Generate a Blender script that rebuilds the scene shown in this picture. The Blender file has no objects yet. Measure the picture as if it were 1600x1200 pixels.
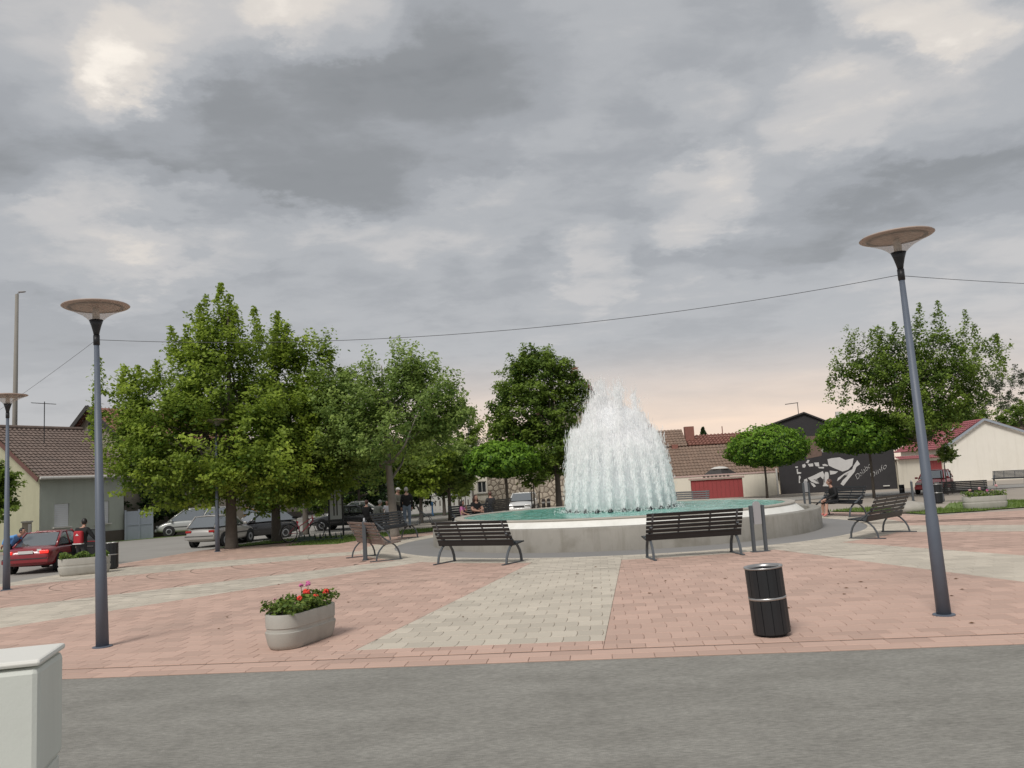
import bpy, bmesh, math, random
import numpy as np
from mathutils import Vector, Matrix
R = math.radians
PI = math.pi
sc = bpy.context.scene
col = sc.collection
random.seed(7)

# ------------------------------------------------------------------ camera
F, CAMH, ROLL = 1280.0, 1.8, R(3.3)
PITCH = math.atan(150.7 / F)
fw = Vector((0, math.cos(PITCH), math.sin(PITCH)))
r0 = Vector((1, 0, 0)); u0 = r0.cross(fw)
rt = math.cos(ROLL) * r0 - math.sin(ROLL) * u0
up = math.cos(ROLL) * u0 + math.sin(ROLL) * r0
cd = bpy.data.cameras.new('camera'); cam = bpy.data.objects.new('camera', cd); col.objects.link(cam)
cd.sensor_width = 36; cd.lens = F * 36 / 1600; cd.clip_start = .1; cd.clip_end = 4000
cam.matrix_world = Matrix(((rt.x, up.x, -fw.x, 0), (rt.y, up.y, -fw.y, 0), (rt.z, up.z, -fw.z, CAMH), (0, 0, 0, 1)))
sc.camera = cam

# ------------------------------------------------------------------ world, sun, exposure
SUN_EL, SUN_AZ = R(47), R(206)          # azimuth clockwise from +Y (behind the camera, a little left)
w = bpy.data.worlds.new('World'); sc.world = w; w.use_nodes = True
nt = w.node_tree; nt.nodes.clear()
def N(t, **k):
    n = nt.nodes.new(t)
    for a, v in k.items(): setattr(n, a, v)
    return n
def lk(a, b): nt.links.new(a, b)
def math_(op, a, b=None, clamp=False):
    n = N('ShaderNodeMath', operation=op, use_clamp=clamp)
    for i, v in enumerate((a, b)):
        if v is None: continue
        if isinstance(v, (int, float)): n.inputs[i].default_value = v
        else: lk(v, n.inputs[i])
    return n.outputs[0]
def mixc(f, a, b):
    n = N('ShaderNodeMix', data_type='RGBA')
    if isinstance(f, (int, float)): n.inputs[0].default_value = f
    else: lk(f, n.inputs[0])
    for i, v in ((6, a), (7, b)):
        if isinstance(v, tuple): n.inputs[i].default_value = (*v, 1)
        else: lk(v, n.inputs[i])
    return n.outputs[2]
def smooth(v, lo, hi):
    n = N('ShaderNodeMapRange', interpolation_type='SMOOTHSTEP')
    lk(v, n.inputs[0]); n.inputs[1].default_value = lo; n.inputs[2].default_value = hi
    return n.outputs[0]
sky = N('ShaderNodeTexSky'); sky.sky_type = 'NISHITA'; sky.sun_disc = False
sky.sun_elevation = SUN_EL; sky.sun_rotation = SUN_AZ; sky.dust_density = 2.0
tc = N('ShaderNodeTexCoord')
nrm = N('ShaderNodeVectorMath', operation='NORMALIZE'); lk(tc.outputs['Generated'], nrm.inputs[0])
sp = N('ShaderNodeSeparateXYZ'); lk(nrm.outputs[0], sp.inputs[0])
dz = math_('MAXIMUM', sp.outputs[2], 0.0)
den = math_('ADD', dz, 0.16)
cx = N('ShaderNodeCombineXYZ')
lk(math_('DIVIDE', sp.outputs[0], den), cx.inputs[0]); lk(math_('DIVIDE', sp.outputs[1], den), cx.inputs[1])
def wnoise(scale, detail, rough, off, sx=1.0, sy=1.0, dist=0.0):
    m = N('ShaderNodeMapping'); lk(cx.outputs[0], m.inputs[0]); m.inputs['Location'].default_value = off; m.inputs['Scale'].default_value = (sx, sy, 1)
    n = N('ShaderNodeTexNoise'); lk(m.outputs[0], n.inputs['Vector'])
    n.inputs['Scale'].default_value = scale; n.inputs['Detail'].default_value = detail
    n.inputs['Roughness'].default_value = rough; n.inputs['Distortion'].default_value = dist
    return n.outputs[0]
base_n = wnoise(0.9, 6, .5, (3.1, 1.7, 0), .8, 1.15, .3)
mid_n = wnoise(2.4, 7, .55, (7.3, 2.2, 4), .9, 1.1, .4)
def ray(x, y):
    return (fw * F + rt * (x - 800) + up * (600 - y)).normalized()
# ragged edges: the direction is pushed about by noise before the cloud banks are looked up
wv = N('ShaderNodeTexNoise'); lk(cx.outputs[0], wv.inputs['Vector']); wv.inputs['Scale'].default_value = 1.9; wv.inputs['Detail'].default_value = 7; wv.inputs['Roughness'].default_value = .62
wv0 = N('ShaderNodeVectorMath', operation='SUBTRACT'); lk(wv.outputs['Color'], wv0.inputs[0]); wv0.inputs[1].default_value = (.5, .5, .5)
wv1 = N('ShaderNodeVectorMath', operation='SCALE'); lk(wv0.outputs[0], wv1.inputs[0]); wv1.inputs['Scale'].default_value = .22
wdir = N('ShaderNodeVectorMath', operation='ADD'); lk(nrm.outputs[0], wdir.inputs[0]); lk(wv1.outputs[0], wdir.inputs[1])
def dot_(v):
    n = N('ShaderNodeVectorMath', operation='DOT_PRODUCT'); lk(wdir.outputs[0], n.inputs[0]); n.inputs[1].default_value = v; return n.outputs['Value']
def blob(x, y, rx, ry, amp, rot=0):      # a bank (+) or a gap (-) in the clouds, fixed in the sky
    d = ray(x, y); ux = rt - d * rt.dot(d); ux.normalize(); uy = d.cross(ux) * -1
    c, s_ = math.cos(R(rot)), math.sin(R(rot)); a, b = ux * c + uy * s_, uy * c - ux * s_
    p, q = dot_(a * (F / rx)), dot_(b * (F / ry))
    off = (a * (F / rx)).dot(d), (b * (F / ry)).dot(d)
    r2 = math_('ADD', math_('MULTIPLY', p, p), math_('MULTIPLY', q, q))
    fr = math_('GREATER_THAN', dot_(d), .3)
    n = N('ShaderNodeMapRange', interpolation_type='SMOOTHERSTEP'); lk(r2, n.inputs[0]); n.inputs[1].default_value = 0; n.inputs[2].default_value = 1.0; n.inputs[3].default_value = 1; n.inputs[4].default_value = 0
    return math_('MULTIPLY', math_('MULTIPLY', n.outputs[0], fr), amp)
dens = math_('ADD', math_('MULTIPLY', math_('SUBTRACT', base_n, .5), .42), math_('MULTIPLY', math_('SUBTRACT', mid_n, .5), .30))
dens = math_('ADD', dens, .50)
for b in ((540, 190, 420, 230, .26, 15), (700, 110, 300, 160, .12, 0), (420, 260, 260, 120, .10, 0), (40, 260, 330, 170, .20, -10), (60, 500, 300, 120, .10, 0), (960, 300, 260, 110, .14, 25), (1260, 330, 420, 90, .14, 18), (1150, 120, 240, 120, .10, 0), (1500, 300, 260, 80, .12, 15), (700, 470, 420, 70, .06, 5),
          (236, 172, 80, 130, -.20, 25), (285, 100, 120, 60, -.10, 20), (320, 55, 190, 100, -.34, 20), (500, 5, 150, 80, -.50, 0), (90, 60, 240, 120, -.16, 0), (150, 170, 120, 50, -.22, 15), (1300, 195, 130, 90, -.28, 0), (1430, 15, 140, 80, -.48, 0), (1490, 130, 240, 120, -.12, 0), (1090, 185, 90, 60, -.26, 0),
          (1080, 320, 130, 80, -.34, 20), (925, 420, 80, 80, -.32, 0), (245, 325, 170, 40, -.26, 3), (330, 368, 330, 50, -.24, 2), (150, 408, 180, 60, -.28, 3), (780, 330, 420, 70, -.20, 10), (1220, 300, 300, 60, -.16, 18), (1520, 480, 360, 120, -.20, 15), (850, 500, 420, 90, -.14, 8), (880, 110, 160, 160, -.10, 0)):
    dens = math_('ADD', dens, blob(b[0], b[1], b[2], b[3], b[4] * (.62 if b[4] < 0 else .86), b[5]))
fine_n = wnoise(6.5, 7, .62, (1.3, 8.2, 2), .9, 1.1, .3)
sv = N('ShaderNodeCombineXYZ'); lk(math_('MULTIPLY', sp.outputs[0], 1.6), sv.inputs[0]); lk(math_('MULTIPLY', sp.outputs[2], 9.0), sv.inputs[2]); lk(sp.outputs[1], sv.inputs[1])
sn = N('ShaderNodeTexNoise'); lk(sv.outputs[0], sn.inputs['Vector']); sn.inputs['Scale'].default_value = 1.7; sn.inputs['Detail'].default_value = 6; sn.inputs['Roughness'].default_value = .5; sn.inputs['Distortion'].default_value = .6
dens = math_('ADD', dens, math_('MULTIPLY', math_('SUBTRACT', fine_n, .5), .28))
dens = math_('ADD', dens, math_('MULTIPLY', math_('SUBTRACT', sn.outputs[0], .5), .34))
cr = N('ShaderNodeValToRGB'); lk(dens, cr.inputs[0])
e = cr.color_ramp; e.interpolation = 'EASE'
e.elements[0].position = 0.0; e.elements[0].color = (.95, .88, .79, 1)
e.elements[1].position = 1.0; e.elements[1].color = (.19, .20, .207, 1)
for p_, c_ in ((.16, (.70, .655, .605)), (.30, (.545, .535, .53)), (.45, (.43, .44, .455)), (.60, (.355, .367, .385)), (.78, (.27, .28, .29))):
    k = e.elements.new(p_); k.color = (*c_, 1)
clouds = cr.outputs[0]
# pale band low over the roofs, warm where the sun has gone down
elev = sp.outputs[2]
low = math_('SUBTRACT', 1.0, smooth(elev, .02, .30))
clouds = mixc(math_('MULTIPLY', low, .50), clouds, (.56, .545, .545))
dtw = N('ShaderNodeVectorMath', operation='DOT_PRODUCT'); lk(nrm.outputs[0], dtw.inputs[0]); dtw.inputs[1].default_value = ray(960, 700)
warm = math_('MULTIPLY', smooth(dtw.outputs['Value'], .80, 1.0), math_('SUBTRACT', 1.0, smooth(elev, .03, .165)))
warm = math_('MULTIPLY', warm, math_('SUBTRACT', 1.25, math_('MULTIPLY', mid_n, .7)))
clouds = mixc(math_('MULTIPLY', warm, .95, True), clouds, (.98, .76, .60))
WS = .10
cl10 = N('ShaderNodeVectorMath', operation='SCALE'); lk(clouds, cl10.inputs[0]); cl10.inputs['Scale'].default_value = .63 / WS
skymix = mixc(.96, sky.outputs[0], cl10.outputs[0])
bg = N('ShaderNodeBackground'); lk(skymix, bg.inputs[0]); bg.inputs[1].default_value = WS
ow = N('ShaderNodeOutputWorld'); lk(bg.outputs[0], ow.inputs[0])

sl = bpy.data.lights.new('sun', 'SUN'); sl.energy = 1.5; sl.angle = R(20); sl.color = (1, .955, .90)
so = bpy.data.objects.new('sun', sl); col.objects.link(so)
sdir = Vector((math.sin(SUN_AZ) * math.cos(SUN_EL), math.cos(SUN_AZ) * math.cos(SUN_EL), math.sin(SUN_EL)))
so.rotation_euler = sdir.to_track_quat('Z', 'Y').to_euler(); so.location = (0, 0, 30)
sc.view_settings.view_transform = 'Standard'; sc.view_settings.look = 'None'
sc.view_settings.exposure = 0.75; sc.view_settings.gamma = 1
sc.cycles.use_denoising = True
sc.cycles.max_bounces = 32; sc.cycles.diffuse_bounces = 16; sc.cycles.volume_bounces = 32; sc.cycles.use_adaptive_sampling = True; sc.cycles.transparent_max_bounces = 24

# ------------------------------------------------------------------ terrain and pixel helpers
C = Vector((3.13, 25.6))                # centre of the fountain
def sstep(a, b, x):
    t = min(1, max(0, (x - a) / (b - a))); return t * t * (3 - 2 * t)
LEFT = ((-16, 5), (-12.95, 19.6), (-11.85, 25.7), (-11.3, 29.2), (-10.3, 33.5), (-8.5, 40), (-4, 60))
def left_x(y):
    for (xa, ya), (xb, yb) in zip(LEFT, LEFT[1:]):
        if y <= yb: return xa + (xb - xa) * (y - ya) / (yb - ya)
    return -4
def zg(x, y):
    r = math.hypot(x - C.x, y - C.y)
    a = sstep(14.5, 24, r) * sstep(22, 30, y)
    b = sstep(0, 1.3, left_x(y) - x)
    return -.42 * max(a, b)
def G(x, y):                            # pixel -> point on the terrain
    d = ray(x, y); z = 0
    for _ in range(40):
        t = (z - CAMH) / d.z; z = .5 * z + .5 * zg(d.x * t, d.y * t)
    return Vector((d.x * t, d.y * t, z))
def at(x, y, Y):
    d = ray(x, y); t = Y / d.y
    return Vector((d.x * t, Y, CAMH + d.z * t))
def proj(p):
    q = p - Vector((0, 0, CAMH)); zc = q.dot(fw)
    return (800 + F * q.dot(rt) / zc, 600 - F * q.dot(up) / zc, zc)

# ------------------------------------------------------------------ materials
def material(name):
    m = bpy.data.materials.new(name); m.use_nodes = True
    return m, m.node_tree, m.node_tree.nodes['Principled BSDF']
def M(name, c, rough=.7, var=.12, scale=2.0, bump=0.0, bscale=60, metal=0.0, spec=.5, dirt=0.0, dirtc=(.08, .07, .055), dscale=.6, coat=0.0, emit=None, es=0, attr=None, streak=0):
    m, t, p = material(name)
    p.inputs['Roughness'].default_value = rough; p.inputs['Metallic'].default_value = metal
    p.inputs['Specular IOR Level'].default_value = spec; p.inputs['Coat Weight'].default_value = coat
    co = t.nodes.new('ShaderNodeTexCoord')
    def noise(s, d=5, ro=.55, st=None):
        n = t.nodes.new('ShaderNodeTexNoise')
        if st:
            mp_ = t.nodes.new('ShaderNodeMapping'); mp_.inputs['Scale'].default_value = st; t.links.new(co.outputs['Object'], mp_.inputs[0]); t.links.new(mp_.outputs[0], n.inputs['Vector'])
        else: t.links.new(co.outputs['Object'], n.inputs['Vector'])
        n.inputs['Scale'].default_value = s; n.inputs['Detail'].default_value = d; n.inputs['Roughness'].default_value = ro
        return n.outputs[0]
    def mix(f, a, b, blend='MIX'):
        n = t.nodes.new('ShaderNodeMix'); n.data_type = 'RGBA'; n.blend_type = blend
        if isinstance(f, float): n.inputs[0].default_value = f
        else: t.links.new(f, n.inputs[0])
        for i, v in ((6, a), (7, b)):
            if isinstance(v, tuple): n.inputs[i].default_value = (*v, 1)
            else: t.links.new(v, n.inputs[i])
        return n.outputs[2]
    out = mix(noise(scale), tuple(min(1, v * (1 - var)) for v in c), tuple(min(1, v * (1 + var)) for v in c))
    if attr:
        a = t.nodes.new('ShaderNodeAttribute'); a.attribute_name = 'rnd'
        lo, hi = attr
        out = mix(a.outputs['Fac'], mix(1.0, out, (lo, lo, lo), 'MULTIPLY'), mix(1.0, out, (hi, hi, hi), 'MULTIPLY'))
    if dirt:
        r = t.nodes.new('ShaderNodeMapRange'); t.links.new(noise(dscale, 7, .65), r.inputs[0])
        r.inputs[1].default_value = .48; r.inputs[2].default_value = .72; r.inputs[4].default_value = dirt
        out = mix(r.outputs[0], out, dirtc)
    if streak:                            # rain streaks running down the face
        r = t.nodes.new('ShaderNodeMapRange'); t.links.new(noise(3.2, 6, .7, (1, 1, .10)), r.inputs[0])
        r.inputs[1].default_value = .50; r.inputs[2].default_value = .78; r.inputs[4].default_value = streak
        out = mix(r.outputs[0], out, dirtc)
    t.links.new(out, p.inputs['Base Color'])
    if bump:
        b = t.nodes.new('ShaderNodeBump'); b.inputs['Strength'].default_value = bump; b.inputs['Distance'].default_value = .01
        t.links.new(noise(bscale, 4), b.inputs['Height']); t.links.new(b.outputs[0], p.inputs['Normal'])
    if emit:
        p.inputs['Emission Color'].default_value = (*emit, 1); p.inputs['Emission Strength'].default_value = es
    return m
def leafmat(name, dark, light, trans=.35):
    m, t, p = material(name)
    a = t.nodes.new('ShaderNodeAttribute'); a.attribute_name = 'rnd'
    n = t.nodes.new('ShaderNodeMix'); n.data_type = 'RGBA'
    n.inputs[6].default_value = (*dark, 1); n.inputs[7].default_value = (*light, 1)
    t.links.new(a.outputs['Fac'], n.inputs[0]); t.links.new(n.outputs[2], p.inputs['Base Color'])
    p.inputs['Roughness'].default_value = .55; p.inputs['Specular IOR Level'].default_value = .3
    tr = t.nodes.new('ShaderNodeBsdfTranslucent'); t.links.new(n.outputs[2], tr.inputs['Color'])
    ms = t.nodes.new('ShaderNodeMixShader'); ms.inputs[0].default_value = trans
    t.links.new(p.outputs[0], ms.inputs[1]); t.links.new(tr.outputs[0], ms.inputs[2])
    t.links.new(ms.outputs[0], t.nodes['Material Output'].inputs['Surface'])
    return m
def glassmat(name, c, rough=.04, spec=.8):
    m, t, p = material(name); p.inputs['Base Color'].default_value = (*c, 1)
    p.inputs['Roughness'].default_value = rough; p.inputs['Specular IOR Level'].default_value = spec
    return m
mt = {}
mt['paver_pink'] = M('paver_pink', (.53, .365, .295), .85, .10, .8, .2, 90, dirt=.55, dirtc=(.41, .30, .245), dscale=.6, attr=(.87, 1.09))
mt['paver_cream'] = M('paver_cream', (.54, .485, .40), .85, .10, .8, .2, 90, dirt=.5, dirtc=(.42, .375, .31), dscale=.6, attr=(.88, 1.08))
mt['joint'] = M('joint_sand', (.33, .25, .205), .95, .25, 6)
mt['slot'] = M('drain_slot', (.05, .035, .03), .8, .2, 6)
mt['asphalt'] = M('asphalt', (.245, .24, .215), .9, .22, 1.6, .5, 140, dirt=.45, dirtc=(.16, .155, .135), dscale=1.1)
mt['street'] = M('street_asphalt', (.30, .285, .26), .9, .12, .7, .3, 60, dirt=.4, dirtc=(.22, .21, .19), dscale=.3)
mt['ground'] = M('pale_ground', (.36, .315, .265), .95, .16, .25, .2, 20, dirt=.4, dirtc=(.27, .25, .20), dscale=.15)
mt['apron'] = M('apron_asphalt', (.235, .228, .22), .9, .15, 1.2, .4, 120, dirt=.3, dirtc=(.13, .13, .125))
mt['grass'] = M('grass', (.13, .19, .045), .9, .3, 1.5, .4, 40)
mt['blade'] = leafmat('grass_blades', (.09, .15, .025), (.20, .28, .07), .3)
mt['concrete'] = M('concrete', (.40, .385, .345), .9, .12, 3, .35, 70, dirt=.55, dirtc=(.25, .235, .20), dscale=1.6, streak=.4)
mt['concrete_dark'] = M('basin_concrete', (.285, .27, .24), .9, .16, 2.2, .35, 60, dirt=.75, dirtc=(.17, .155, .125), dscale=1.3, streak=.8)
mt['cone_white'] = M('white_render', (.80, .79, .74), .55, .06, 2, .1, 40, dirt=.35, dirtc=(.58, .57, .51), dscale=1.2, streak=.5)
mt['rim'] = M('rim_stone', (.40, .37, .32), .7, .2, 4, .2, 60)
mt['lamp_pole'] = M('grey_blue_paint', (.105, .125, .16), .5, .12, 5, .05, 80)
mt['lamp_black'] = M('black_metal', (.018, .019, .022), .45, .1)
mt['lamp_cap'] = M('lamp_cap', (.40, .31, .26), .5, .03, 3)
mt['black'] = M('black_paint', (.014, .015, .017), .5, .2, 8)
mt['slat'] = M('dark_slat', (.011, .012, .013), .45, .35, 9, .2, 60)
mt['slat_worn'] = M('worn_slat', (.17, .125, .105), .7, .35, 9, .2, 60)
mt['bench_iron'] = M('bench_iron', (.075, .085, .095), .5, .15, 5)
mt['steel'] = M('steel', (.42, .41, .40), .35, .1, 8, metal=.8)
mt['panel_grey'] = M('grey_panel', (.33, .33, .34), .5, .1)
mt['cabinet'] = M('cabinet_grp', (.62, .64, .59), .55, .05, 3, .1, 90, dirt=.12, dirtc=(.40, .40, .36), dscale=2, streak=.25)
mt['cabinet_top'] = M('cabinet_top', (.72, .71, .66), .55, .05, 3)
mt['bark'] = M('bark', (.105, .09, .075), .95, .3, 6, .8, 30)
mt['bark_light'] = M('bark_light', (.21, .19, .165), .95, .25, 6, .6, 30)
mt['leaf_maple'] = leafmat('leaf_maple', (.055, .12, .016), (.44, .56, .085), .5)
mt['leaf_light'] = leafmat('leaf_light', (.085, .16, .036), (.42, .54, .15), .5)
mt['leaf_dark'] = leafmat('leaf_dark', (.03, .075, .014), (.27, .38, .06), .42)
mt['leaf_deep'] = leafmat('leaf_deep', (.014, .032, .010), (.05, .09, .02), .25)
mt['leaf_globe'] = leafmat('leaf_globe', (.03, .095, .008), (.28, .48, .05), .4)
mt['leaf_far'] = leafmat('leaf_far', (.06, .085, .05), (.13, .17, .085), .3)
mt['leaf_plant'] = leafmat('leaf_plant', (.06, .12, .02), (.20, .27, .05), .3)
mt['flower_red'] = M('flower_red', (.75, .05, .03), .6, .2, 20)
mt['flower_pink'] = M('flower_pink', (.62, .16, .36), .6, .2, 20)
mt['flower_pale'] = M('flower_pale', (.60, .33, .34), .6, .2, 20)
mt['soil'] = M('soil', (.06, .045, .03), .95, .3, 10)
mt['wall_green'] = M('grey_green_plaster', (.37, .395, .345), .9, .10, 1.5, .3, 30, dirt=.35, dirtc=(.27, .285, .25), dscale=.6, streak=.5)
mt['wall_yellow'] = M('yellow_plaster', (.40, .39, .275), .9, .10, 1.5, .3, 30, dirt=.3, dirtc=(.30, .29, .20), dscale=.6, streak=.5)
mt['wall_cream'] = M('cream_plaster', (.70, .65, .55), .9, .06, 1, .2, 30, dirt=.25, dirtc=(.47, .43, .35), dscale=.5, streak=.5)
mt['wall_white'] = M('white_plaster', (.77, .735, .66), .9, .05, .8, .15, 30, dirt=.2, dirtc=(.52, .48, .40), dscale=.35, streak=.35)
mt['wall_grey'] = M('grey_plaster', (.42, .42, .39), .9, .08, 1, .2, 30, dirt=.3, dirtc=(.3, .3, .27))
mt['wall_beige'] = M('beige_plaster', (.31, .275, .22), .9, .12, 1, .2, 30, dirt=.3, dirtc=(.22, .19, .16))
mt['wall_black'] = M('black_wall', (.030, .028, .030), .85, .25, 1.2, .25, 18)
mt['brick_patch'] = M('bare_brick', (.15, .10, .08), .9, .4, 5, .4, 20)
mt['mural_white'] = M('mural_white', (.52, .51, .50), .85, .1, 3)
mt['plinth'] = M('plinth_brown', (.085, .07, .06), .9, .2, 3)
mt['tile_brown'] = M('tile_brown', (.17, .128, .108), .9, .35, 2.2, .3, 20, dirt=.5, dirtc=(.115, .095, .085), dscale=1.3)
mt['tile_old'] = M('tile_old', (.235, .165, .125), .95, .40, 3.5, .5, 12, dirt=.55, dirtc=(.15, .115, .09), dscale=1.8)
mt['tile_red'] = M('tile_red', (.235, .11, .085), .85, .3, 2, .3, 20, dirt=.4, dirtc=(.20, .10, .085), dscale=.8)
mt['tile_wine'] = M('tile_wine', (.29, .095, .105), .8, .25, 2, .3, 20)
mt['brick_red'] = M('chimney_brick', (.25, .11, .085), .9, .3, 6, .4, 20)
mt['gate_red'] = M('gate_red', (.29, .05, .05), .7, .12, 2)
mt['gate_grey'] = M('gate_grey', (.30, .335, .38), .6, .08, 2)
mt['fascia'] = M('fascia_brown', (.13, .06, .05), .7, .2)
mt['fascia_dark'] = M('fascia_dark', (.035, .032, .03), .7, .2)
mt['trim'] = M('trim_pale', (.55, .535, .50), .7, .08)
mt['trim_pink'] = M('coping_pink', (.50, .36, .33), .8, .1)
mt['shutter'] = M('shutter_white', (.60, .615, .63), .6, .05)
mt['dark_glass'] = glassmat('window_glass', (.03, .033, .035), .08, .5)
mt['stone'] = M('cladding_stone', (.43, .375, .30), .9, .2, 1.5, .4, 25, attr=(.78, 1.15))
mt['grout'] = M('grout', (.20, .165, .13), .95, .2, 5)
mt['pole_concrete'] = M('pole_concrete', (.24, .225, .20), .95, .12, 2, .3, 30)
mt['wire'] = M('wire', (.05, .05, .055), .6, .1)
mt['tyre'] = M('tyre', (.014, .014, .014), .8, .2)
mt['rim_alloy'] = M('wheel_rim', (.33, .34, .35), .4, .1, 8, metal=.6)
mt['car_red'] = M('car_red', (.23, .018, .024), .28, .06, 2, coat=.6)
mt['car_pink'] = M('car_faded_red', (.46, .06, .065), .4, .08, 2, coat=.3)
mt['car_silver'] = M('car_silver', (.40, .385, .36), .32, .05, 2, metal=.45, coat=.5)
mt['car_van'] = M('car_pale_silver', (.47, .48, .46), .32, .05, 2, metal=.4, coat=.5)
mt['car_black'] = M('car_black', (.018, .018, .02), .22, .1, 2, coat=.7)
mt['car_white'] = M('car_white', (.66, .66, .64), .3, .04, 2, coat=.5)
mt['car_yellow'] = M('car_yellow', (.62, .33, .03), .35, .05, 2, coat=.5)
mt['car_glass'] = glassmat('car_glass', (.30, .32, .33), .06, 1.0); mt['car_glass'].node_tree.nodes['Principled BSDF'].inputs['Metallic'].default_value = .75
mt['car_trim'] = M('car_trim', (.03, .03, .032), .6, .1)
mt['interior'] = M('car_interior', (.02, .02, .022), .8, .2)
mt['lamp_red'] = M('tail_lamp', (.35, .012, .012), .25, .05)
mt['lamp_red_lit'] = M('brake_lamp_lit', (.6, .02, .02), .25, .05, emit=(1, .03, .02), es=.8)
mt['head_lamp'] = M('head_lamp', (.5, .5, .5), .15, .05, metal=.5)
mt['plate'] = M('number_plate', (.62, .62, .60), .5, .05)
mt['skin'] = M('skin', (.46, .27, .20), .6, .05, 6)
mt['hair_dark'] = M('hair_dark', (.016, .013, .012), .5, .3, 20)
mt['hair_red'] = M('hair_auburn', (.055, .02, .015), .5, .3, 20)
mt['hair_brown'] = M('hair_brown', (.09, .04, .03), .5, .3, 20)
mt['hair_grey'] = M('hair_grey', (.36, .35, .33), .6, .2, 20)
mt['cap_white'] = M('cap_white', (.68, .67, .64), .8, .05)
mt['cl_black'] = M('cloth_black', (.012, .012, .013), .85, .3, 10)
mt['cl_charcoal'] = M('cloth_charcoal', (.035, .035, .037), .85, .3, 10)
mt['cl_red'] = M('cloth_red', (.40, .02, .03), .8, .1, 10)
mt['cl_blue'] = M('cloth_blue', (.13, .33, .68), .8, .1, 10)
mt['cl_navy'] = M('cloth_navy', (.02, .025, .05), .85, .1, 10)
mt['cl_olive'] = M('cloth_olive', (.15, .145, .115), .85, .15, 10)
mt['cl_grey'] = M('cloth_greygreen', (.25, .255, .225), .85, .15, 10)
mt['cl_white'] = M('cloth_white', (.66, .66, .70), .8, .06, 10)
mt['cl_jeans'] = M('cloth_jeans', (.21, .26, .34), .85, .15, 10)
mt['cl_pink'] = M('cloth_pink', (.52, .16, .36), .8, .1, 10)
mt['cl_khaki'] = M('cloth_khaki', (.30, .28, .23), .85, .1, 10)
mt['shoe_dark'] = M('shoe_dark', (.02, .02, .02), .6, .1)
mt['shoe_pink'] = M('shoe_coral', (.55, .17, .15), .6, .1)
mt['bike_red'] = M('bike_red', (.60, .07, .12), .35, .1, 5, coat=.4)
mt['rack_green'] = M('rack_green', (.05, .075, .06), .6, .2)
mt['paint_blue'] = M('hydrant_blue', (.10, .26, .52), .5, .1)
mt['poster'] = M('poster_white', (.60, .62, .63), .5, .06)
mt['leaf_dry'] = M('dry_leaf', (.16, .085, .035), .8, .3, 20)
mt['rock'] = M('rock', (.36, .34, .30), .95, .2, 3, .6, 20)

def roadmat():
    m, t, p = material('road_asphalt'); p.inputs['Roughness'].default_value = .9
    co = t.nodes.new('ShaderNodeTexCoord')
    def noise(sc_, st, d=6):
        mp_ = t.nodes.new('ShaderNodeMapping'); mp_.inputs['Scale'].default_value = st; mp_.inputs['Rotation'].default_value = (0, 0, R(5.5)); t.links.new(co.outputs['Object'], mp_.inputs[0])
        n = t.nodes.new('ShaderNodeTexNoise'); n.inputs['Scale'].default_value = sc_; n.inputs['Detail'].default_value = d; n.inputs['Roughness'].default_value = .65; t.links.new(mp_.outputs[0], n.inputs['Vector']); return n.outputs[0]
    r = t.nodes.new('ShaderNodeValToRGB'); t.links.new(noise(1.1, (.8, 1.5, 1)), r.inputs[0])
    r.color_ramp.elements[0].position = .32; r.color_ramp.elements[0].color = (.215, .207, .183, 1); r.color_ramp.elements[1].position = .70; r.color_ramp.elements[1].color = (.295, .285, .255, 1)
    x = t.nodes.new('ShaderNodeMix'); x.data_type = 'RGBA'; x.blend_type = 'OVERLAY'; x.inputs[0].default_value = .34
    n2 = t.nodes.new('ShaderNodeValToRGB'); t.links.new(noise(34, (.5, 1.6, 1), 4), n2.inputs[0]); n2.color_ramp.elements[0].position = .25; n2.color_ramp.elements[1].position = .75
    t.links.new(r.outputs[0], x.inputs[6]); t.links.new(n2.outputs[0], x.inputs[7]); t.links.new(x.outputs[2], p.inputs['Base Color'])
    b = t.nodes.new('ShaderNodeBump'); b.inputs['Strength'].default_value = .6; b.inputs['Distance'].default_value = .012; t.links.new(noise(120, (1, 1, 1), 3), b.inputs['Height']); t.links.new(b.outputs[0], p.inputs['Normal'])
    return m
mt['asphalt'] = roadmat()
def jetmat(name, a):
    m, t, p = material(name)
    p.inputs['Base Color'].default_value = (.99, .99, .99, 1); p.inputs['Roughness'].default_value = .5
    tr = t.nodes.new('ShaderNodeBsdfTranslucent'); tr.inputs[0].default_value = (.99, .99, .99, 1)
    tp = t.nodes.new('ShaderNodeBsdfTransparent')
    m1 = t.nodes.new('ShaderNodeMixShader'); m1.inputs[0].default_value = .5
    m2 = t.nodes.new('ShaderNodeMixShader'); m2.inputs[0].default_value = a
    t.links.new(p.outputs[0], m1.inputs[1]); t.links.new(tr.outputs[0], m1.inputs[2])
    t.links.new(m1.outputs[0], m2.inputs[1]); t.links.new(tp.outputs[0], m2.inputs[2])
    t.links.new(m2.outputs[0], t.nodes['Material Output'].inputs['Surface'])
    return m
mt['jet'] = jetmat('white_spray', .22)
mt['mist'] = jetmat('fine_spray', .25)
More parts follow.
